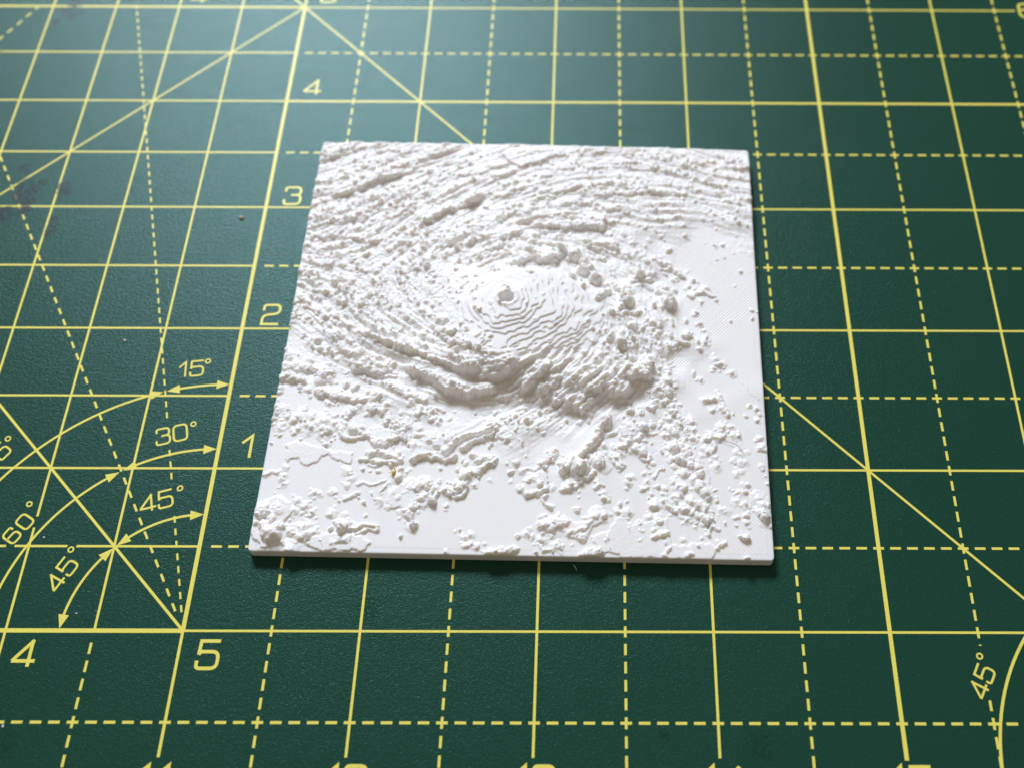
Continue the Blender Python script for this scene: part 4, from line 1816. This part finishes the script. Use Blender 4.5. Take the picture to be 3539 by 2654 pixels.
# printed in layers: soft terraces
L = .20
def terraces(h, sharp):
    q = h / L
    f = q - np.floor(q)
    s = np.clip((f - .5) * sharp + .5, 0, 1)
    return (np.floor(q) + s * s * (3 - 2 * s)) * L
H = H + (terraces(H, 3.8) - H) * (.06 + .94 * np.clip(dome * 2, 0, 1) * (1 - .35 * np.clip((X - 43) / 6, 0, 1)))
top = H + feat * np.clip((SIDE - Y) / 1.6, .45, 1) * (1 - .7 * (1 - north))
soft = .12 + .33 * np.clip(dome * 2 + np.clip(flank * 2, 0, 1), 0, 1)
top = top + soft * (terraces(top, 2.2) - top)
# knobbly skin: the clumps are made of many small dabs of plastic
def dabs(cell, seed):
    r = np.random.RandomState(seed)
    J = r.rand(256, 256, 3)
    u, v = WX / cell + 40.3, WY / cell + 40.7
    iu, iv = np.floor(u).astype(int), np.floor(v).astype(int)
    best = np.zeros_like(u)
    for a in (-1, 0, 1):
        for b in (-1, 0, 1):
            q = J[(iv + b) % 256, (iu + a) % 256]
            d2 = (u - iu - a - q[..., 0]) ** 2 + (v - iv - b - q[..., 1]) ** 2
            best = np.maximum(best, (.45 + .55 * q[..., 2]) * np.sqrt(np.clip(1 - d2 / .42, 0, 1)))
    return best
rough = np.clip(.16 * np.clip(dome * 3, 0, 1) + np.maximum((feat - .26) / .22, 1.3 * dens - .25 - .5 * dome * np.clip(1.6 - 2 * dens, 0, 1)), 0, 1)
top += rough * (.4 + .6 * north) * (.130 * dabs(.58, 61) + .100 * dabs(.33, 62))
top += np.clip(feat / .7, 0, 1) * (.020 * smooth_noise(.22, 41) + .035 * smooth_noise(.33, 42))
p = np.pad(top, 1, mode='edge')
top = (p[:-2, 1:-1] + p[2:, 1:-1] + p[1:-1, :-2] + p[1:-1, 2:] + 8 * top) / 12
# the hole at the eye, with a sheer wall
EYE_FLOOR = 3.9
hole = np.clip((eye_r - .92) / .24, 0, 1); hole = hole * hole * (3 - 2 * hole)
top += .16 * np.exp(-((eye_r - 1.52) / .26) ** 2)
top = np.where(eye_r < 1.25, np.minimum(top, 5.9), top)
top = np.where(hole < 1, EYE_FLOOR + (top - EYE_FLOOR) * hole, top)
# raster lines left by the nozzle on the bare top face
u = (X + Y) / math.sqrt(2); v = (X - Y) / math.sqrt(2)
bare = np.clip(1 - top / .12, 0, 1)
edge_in = np.minimum(np.minimum(X, SIDE - X), np.minimum(Y, SIDE - Y))
strong = np.clip((Y - 29.3 - (X - 62.4)) / .15, 0, 1) * np.clip((X - 50) / 3, 0, 1) * np.clip((Y - 26) / 2, 0, 1)
lines_a = np.abs(((v / .40) % 1) - .5) * 2
lines_b = np.abs(((u / .40) % 1) - .5) * 2
fade = np.clip(smooth_noise(14, 51) * 1.2 + .5, 0.1, 1)
top += bare * (edge_in > .9) * (strong * .13 * (lines_a - .5) + (1 - strong) * .028 * fade * np.where(X > 40, lines_a - .5, lines_b - .5))
top -= .02 * bare * (edge_in < .9)
# softened rim
top -= .10 * np.clip(1 - edge_in / .16, 0, 1) ** 2
top = np.maximum(top, -.12)

def to_corner(px, py, s, r):
    """pull points of the square's corners on to a rounded outline"""
    cx = np.clip(px, r, s - r); cy = np.clip(py, r, s - r)
    dx, dy = px - cx, py - cy
    d = np.hypot(dx, dy)
    k_ = np.where(d > r, r / np.maximum(d, 1e-9), 1.0)
    return cx + dx * k_, cy + dy * k_

GX, GY = to_corner(X, Y, SIDE, .7)
verts = np.c_[GX.ravel(), GY.ravel(), (SLAB + top).ravel()] * MM
idx = np.arange(NG * NG).reshape(NG, NG)
quads = np.stack([idx[:-1, :-1], idx[:-1, 1:], idx[1:, 1:], idx[1:, :-1]], -1).reshape(-1, 4)
border = np.concatenate([idx[0, :-1], idx[:-1, -1], idx[-1, :0:-1], idx[:0:-1, 0]])
low = verts[border].copy()
low[:, 2] = (SLAB - .5) * MM
nb = len(border)
base_i = len(verts)
skirt = np.stack([border, base_i + np.arange(nb), base_i + (np.arange(nb) + 1) % nb, np.roll(border, -1)], -1)
verts = np.vstack([verts, low])
quads = np.vstack([quads, skirt])
me = bpy.data.meshes.new("cloud_relief")
me.vertices.add(len(verts)); me.vertices.foreach_set("co", verts.astype(np.float32).ravel())
me.loops.add(quads.size); me.loops.foreach_set("vertex_index", quads.astype(np.int32).ravel())
me.polygons.add(len(quads)); me.polygons.foreach_set("loop_start", np.arange(0, quads.size, 4, dtype=np.int32))
me.update(calc_edges=True)
sm = np.ones(len(quads), bool); sm[-nb:] = False
me.polygons.foreach_set("use_smooth", sm)
me.materials.append(M_PLASTIC)
relief = bpy.data.objects.new("cloud_relief", me)
col.objects.link(relief)
relief.parent = plate

ring = rounded_rect(-.02 * MM, (SIDE + .02) * MM, -.02 * MM, (SIDE + .02) * MM, .7 * MM, 6)
k = len(ring)
prof = [(.10, 0.03), (0, .14), (0, SLAB - .20), (.03, SLAB - .16)]
sv, sf = [], []
for inset, z in prof:
    for x, y in ring:
        cx, cy = SIDE / 2 * MM, SIDE / 2 * MM
        sx = 1 - inset / (SIDE / 2)
        sv.append((cx + (x - cx) * sx, cy + (y - cy) * sx, z * MM))
for j in range(len(prof) - 1):
    for i in range(k):
        i2 = (i + 1) % k
        sf.append((j * k + i, j * k + i2, (j + 1) * k + i2, (j + 1) * k + i))
sf.append(list(range(k - 1, -1, -1)))
mesh_object("base_slab", sv, sf, M_PLASTIC, plate)

# fine plastic wisps left standing where the nozzle lifted
sv, sf = [], []
lum = rows(LUMPS)
pick = [lum[i][[0, 1, 3]] for i in rng.choice(len(lum), 170, replace=False)] + [np.array(spots[i]) for i in rng.choice(len(spots), 360, replace=False) if spots[i][1] < SIDE - 2]
for x, y, h in pick:
    if math.hypot(x - EYE[0], y - EYE[1]) < 3.5:
        continue
    x += (rng.rand() - .5) * .5; y += (rng.rand() - .5) * .5
    i, j = min(NG - 1, max(0, int(y / STEP))), min(NG - 1, max(0, int(x / STEP)))
    z0 = SLAB + top[i, j] - .06
    ln = .22 + .55 * rng.rand() ** 2.2
    lx, ly = (rng.rand(2) - .5) * .5 * ln
    r0 = .05 + .035 * rng.rand()
    b = len(sv)
    for ring_r, t in ((r0, 0), (r0 * .55, .45)):
        for q in range(5):
            a = q * 1.2566
            sv.append(((x + lx * t * t + ring_r * math.cos(a)) * MM, (y + ly * t * t + ring_r * math.sin(a)) * MM, (z0 + ln * t) * MM))
    sv.append(((x + lx) * MM, (y + ly) * MM, (z0 + ln) * MM))
    for q in range(5):
        q2 = (q + 1) % 5
        sf.append((b + q, b + q2, b + 5 + q2, b + 5 + q))
        sf.append((b + 5 + q, b + 5 + q2, b + 10))
mesh_object("plastic_wisps", sv, sf, M_PLASTIC, plate, smooth=True, kind="stuff")

# ---------------------------------------------------------------- crumbs, hairs and lint
def tube(points, radius, sides=6, taper=True):
    p = np.array(points, float)
    n = len(p)
    V, F = [], []
    for i in range(n):
        t = p[min(i + 1, n - 1)] - p[max(i - 1, 0)]
        t /= np.linalg.norm(t)
        a = np.cross(t, (0, 0, 1.0)); a /= np.linalg.norm(a) + 1e-12
        b = np.cross(t, a)
        r = radius * (1 if not taper else .35 + .65 * math.sin(math.pi * (i + .5) / n))
        for s in range(sides):
            q = 2 * math.pi * s / sides
            V.append(p[i] + r * (a * math.cos(q) + b * math.sin(q)))
    for i in range(n - 1):
        for s in range(sides):
            s2 = (s + 1) % sides
            F.append((i * sides + s, i * sides + s2, (i + 1) * sides + s2, (i + 1) * sides + s))
    F.append(list(range(sides - 1, -1, -1))); F.append([(n - 1) * sides + s for s in range(sides)])
    return V, F

def curve_through(pts, n=24):
    p = np.array(pts, float)
    out = []
    q = np.vstack([2 * p[0] - p[1], p, 2 * p[-1] - p[-2]])
    m = max(2, n // (len(p) - 1))
    for i in range(len(p) - 1):
        a, b, c, d = q[i:i + 4]
        for t in np.linspace(0, 1, m, endpoint=False):
            out.append(.5 * (2 * b + (c - a) * t + (2 * a - 5 * b + 4 * c - d) * t * t + (3 * b - a - 3 * c + d) * t ** 3))
    out.append(p[-1])
    return out

def chip(name, loc, size, material, label, category, seed, flat=.45, group=None):
    r = np.random.RandomState(seed)
    V, F = [], []
    n, m = 9, 5
    for i in range(m + 1):
        ph = math.pi * i / m
        for j in range(n):
            th = 2 * math.pi * j / n
            k_ = 1 + .38 * (r.rand() - .5)
            V.append((size[0] * k_ * math.sin(ph) * math.cos(th), size[1] * k_ * math.sin(ph) * math.sin(th), flat * size[0] * (math.cos(ph) + .95) * (.9 + .2 * r.rand())))
    for i in range(m):
        for j in range(n):
            F.append((i * n + j, (i + 1) * n + j, (i + 1) * n + (j + 1) % n, i * n + (j + 1) % n))
    F.append(list(range(n))); F.append([m * n + j for j in range(n - 1, -1, -1)])
    o = mesh_object(name, V, F, material, smooth=False, label=label, category=category, group=group)
    o.location = loc
    o.rotation_euler = (0, 0, r.rand() * 3)
    return o

PLATE_M = plate.matrix_basis
def on_plate(x, y, up=0.0):
    i, j = min(NG - 1, max(0, int(y / STEP))), min(NG - 1, max(0, int(x / STEP)))
    return PLATE_M @ Vector((x * MM, y * MM, (SLAB + top[i, j] + up) * MM))

def mat_point(x, y, up=0.0):
    return (x * INCH, y * INCH, up)

chip("crumb", mat_point(-.155, 2.904), (.00050, .00034), M_CRUMB, "tan crumb on the bare mat below the numeral 3", "crumb", 3)
chip("crumb", mat_point(.133, 2.596), (.00009, .00028), M_CRUMB, "tiny tan sliver on the mat just left of the relief's edge", "crumb", 4, .8)
chip("plastic_speck", mat_point(-.750, 1.903), (.00030, .00018), M_LINT, "white speck on the mat left of the numeral 2, largest of the white specks", "speck", 5)
chip("plastic_speck", mat_point(-.868, -.523), (.00026, .00016), M_LINT, "white speck near the dashed line at the lower left", "speck", 6)
chip("plastic_speck", mat_point(-.926, .553), (.00016, .00014), M_LINT, "tiny white speck right of the 60 degree numeral", "speck", 7)
chip("plastic_speck", mat_point(-.623, .097), (.00016, .00012), M_LINT, "pale dull speck beside the lowest arrowhead above the thick line", "speck", 8)
chip("ochre_crumb", on_plate(20.25, 12.7, -.02), (.00042, .00026), M_OCHRE, "ochre crumb stuck in a clump on the white relief", "crumb", 9, .9)

def strand(name, pts, radius, material, label, category, up=.10):
    c = curve_through([on_plate(x, y, up + du) for x, y, du in pts])
    V, F = tube(c, radius)
    return mesh_object(name, V, F, material, smooth=True, label=label, category=category)

strand("hair", [(70.72, 19.79, .1), (71.37, 19.1, .25), (72.33, 18.79, .3), (73.27, 18.17, .25), (73.81, 17.44, .15), (73.99, 17.13, .05)], .000042, M_HAIR,
       "long curved dark hair on the relief near its lower right edge", "hair")
strand("hair", [(53.19, 23.2, .3), (53.38, 22.9, .4), (53.5, 22.5, .2)], .000060, M_HAIR, "short black hair at the foot of the storm's front cliffs", "hair")
strand("hair", [(60.02, 31.6, .4), (60.06, 31.3, .45), (60.05, 31.05, .3)], .000060, M_HAIR, "stubby black hair right of the storm's dome", "hair")
strand("hair", [(64.16, 21.76, .3), (64.59, 21.22, .35), (64.62, 20.68, .2)], .000036, M_HAIR, "short grey hair between clumps on the right of the relief", "hair")
strand("ochre_fibre", [(19.86, 14.15, .5), (20.1, 13.7, .5), (20.33, 13.24, .3), (20.21, 12.65, .3)], .000085, M_OCHRE, "ochre fibre standing out of a white clump", "fibre")
strand("ochre_fibre", [(20.30, 13.0, .35), (19.9, 12.85, .35), (19.45, 12.70, .25)], .000070, M_OCHRE, "ochre fibre lying flat and pointing left from a white clump", "fibre")
lint_c = curve_through([mat_point(2.200, .388, .0004), mat_point(2.207, .378, .0007), mat_point(2.215, .366, .0006), mat_point(2.221, .354, .0003)])
V, F = tube(lint_c, .000055)
mesh_object("lint", V, F, M_LINT, smooth=True, label="short curl of pale lint in the shadow below the relief's front edge", category="lint")
